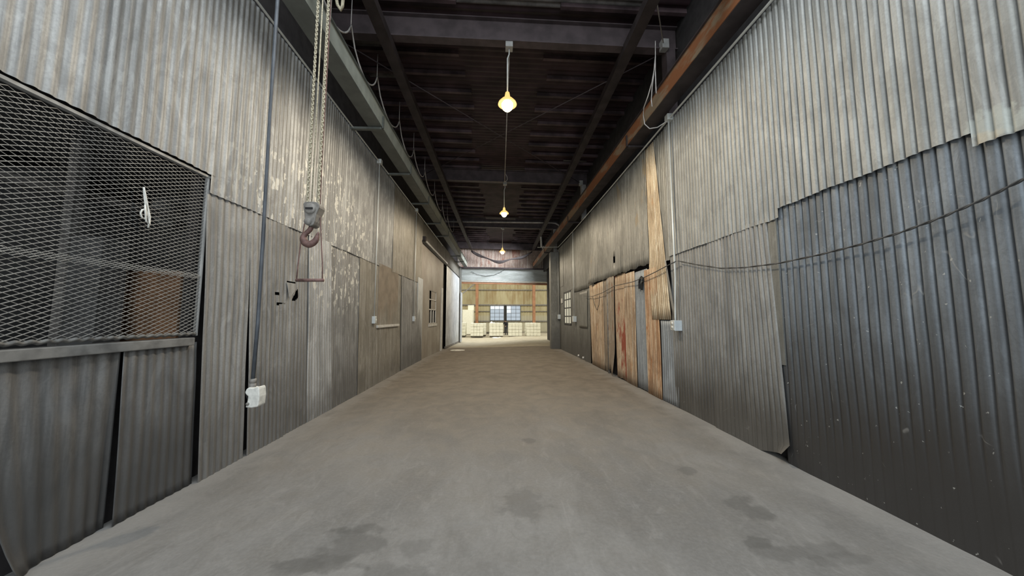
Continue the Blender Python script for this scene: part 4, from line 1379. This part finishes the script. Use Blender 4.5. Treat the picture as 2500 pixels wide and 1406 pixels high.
# five fingers on each hand
for h_, sgn in (('hal', -1), ('har', 1)):
    bx_, by_, bz_ = sk[h_]
    for k in range(4):
        n1_, n2_ = f'{h_}f{k}a', f'{h_}f{k}b'
        sk[n1_] = (bx_ + (k - 1.5) * .02, by_ - .05, bz_ - .005)
        sk[n2_] = (bx_ + (k - 1.5) * .022, by_ - .085 - .008 * (1.5 - abs(k - 1.5)), bz_ - .03)
        rad[n1_], rad[n2_] = .0095, .008
        ed_ += [(h_, n1_), (n1_, n2_)]
    sk[h_ + 't'] = (bx_ - sgn * .045, by_ - .02, bz_ - .01)
    rad[h_ + 't'] = .0095
    ed_.append((h_, h_ + 't'))
names = list(sk)
me = bpy.data.meshes.new('person')
me.from_pydata([Vector(sk[n]) for n in names], [(names.index(a), names.index(b)) for a, b in ed_], [])
tmp = bpy.data.objects.new('tmp_person', me)
COL.objects.link(tmp)
md = tmp.modifiers.new('skin', 'SKIN')
for i, n in enumerate(names):
    me.skin_vertices[0].data[i].radius = (rad[n], rad[n] * (.8 if n in ('chest', 'waist', 'pelvis') else 1))
me.skin_vertices[0].data[0].use_root = True
sb = tmp.modifiers.new('sub', 'SUBSURF')
sb.levels = sb.render_levels = 1
dg = bpy.context.evaluated_depsgraph_get()
bm_ = bpy.data.meshes.new_from_object(tmp.evaluated_get(dg))
bpy.data.objects.remove(tmp)
bm_.name = 'person'
for m_ in (M['cloth_dark'], M['cloth_grey'], M['skin']):
    bm_.materials.append(m_)
for p in bm_.polygons:
    p.use_smooth = True
    c = p.center
    if c.z > 1.275 or (c.y < -.36 and c.z > .7):
        p.material_index = 2
    elif c.z < .82 and c.y > -.2:
        p.material_index = 1
person = bpy.data.objects.new('person', bm_)
COL.objects.link(person)
person.location = (PX, PYY, ZF)
person.rotation_euler = (0, 0, math.radians(-35))
tag(person, 'person in dark clothes stooping between two white bales', 'person')
bpy.context.view_layer.update()


def pchild(mb, name, mat):
    o = mb.build(name, mat, smooth=True)
    o.parent = person
    return o


hd = sk['head']
hm = MB().grid(lambda u, v: (hd[0] + .095 * math.sin(v * 1.9) * math.cos(u * TAU), hd[1] + .03 + .10 * math.sin(v * 1.9) * math.sin(u * TAU), hd[2] + .02 + .105 * math.cos(v * 1.9)), 20, 10)
pchild(hm, 'hair', M['hair'])
pchild(MB().lathe([(0, -.03), (.014, -.012), (.010, .02), (0, .03)], (hd[0], hd[1] - .10, hd[2] - .0), 8), 'nose', M['skin'])

# ================================================================== LIGHT
def area(name, loc, rot, sx, sy, power, col):
    ld = bpy.data.lights.new(name, 'AREA')
    ld.shape = 'RECTANGLE'
    ld.size, ld.size_y = sx, sy
    ld.energy = power
    ld.color = col
    o = bpy.data.objects.new(name, ld)
    o.location = loc
    o.rotation_euler = rot
    COL.objects.link(o)
    return o


area('roof_light_daylight', (.1, .6, 7.3), (0, 0, 0), 5.0, 4.6, 360, (.91, .97, 1.0))
area('open_door_daylight', (.1, -4.2, 2.9), (math.radians(90), 0, 0), 5.4, 4.6, 320, (.90, .965, 1.0))
area('far_hall_roof_light', (0, 27.6, 8.2), (math.radians(14), 0, 0), 22, 6, 1750, (1.0, .97, .86))
e_ = area('end_roof_light', (1.2, 20.9, 6.3), (math.radians(52), 0, math.radians(50)), 3.2, 1.2, 170, (.95, .98, 1.0))  # added fill, no roof opening here; brightens end wall and pale door
e_.data.spread = math.radians(105)
area('store_daylight', (-4.7, 1.6, 3.45), (0, math.radians(55), 0), .8, 2.5, 11, (.95, .97, 1.0))  # faint unseen light added inside the closed store

w = bpy.data.worlds.new('world')
SC.world = w
w.use_nodes = True
bg = w.node_tree.nodes['Background']
bg.inputs[0].default_value = (.75, .85, 1, 1)
bg.inputs[1].default_value = .05

# ================================================================== CAMERA
cd = bpy.data.cameras.new('camera')
cd.sensor_width = 36
cd.lens = F / W * 36
cd.clip_start = .05
cd.clip_end = 200
cam = bpy.data.objects.new('camera', cd)
COL.objects.link(cam)
rot = Matrix((RT, UP, -FW)).transposed()
cam.matrix_world = Matrix.Translation(EYE) @ rot.to_4x4()
SC.camera = cam
SC.view_settings.view_transform = 'Standard'
SC.view_settings.look = 'None'
SC.view_settings.gamma = 1
SC.view_settings.use_curve_mapping = False
SC.view_settings.exposure = 0.18
SC.cycles.use_denoising = True
SC.cycles.max_bounces = 8
SC.cycles.sample_clamp_indirect = 6
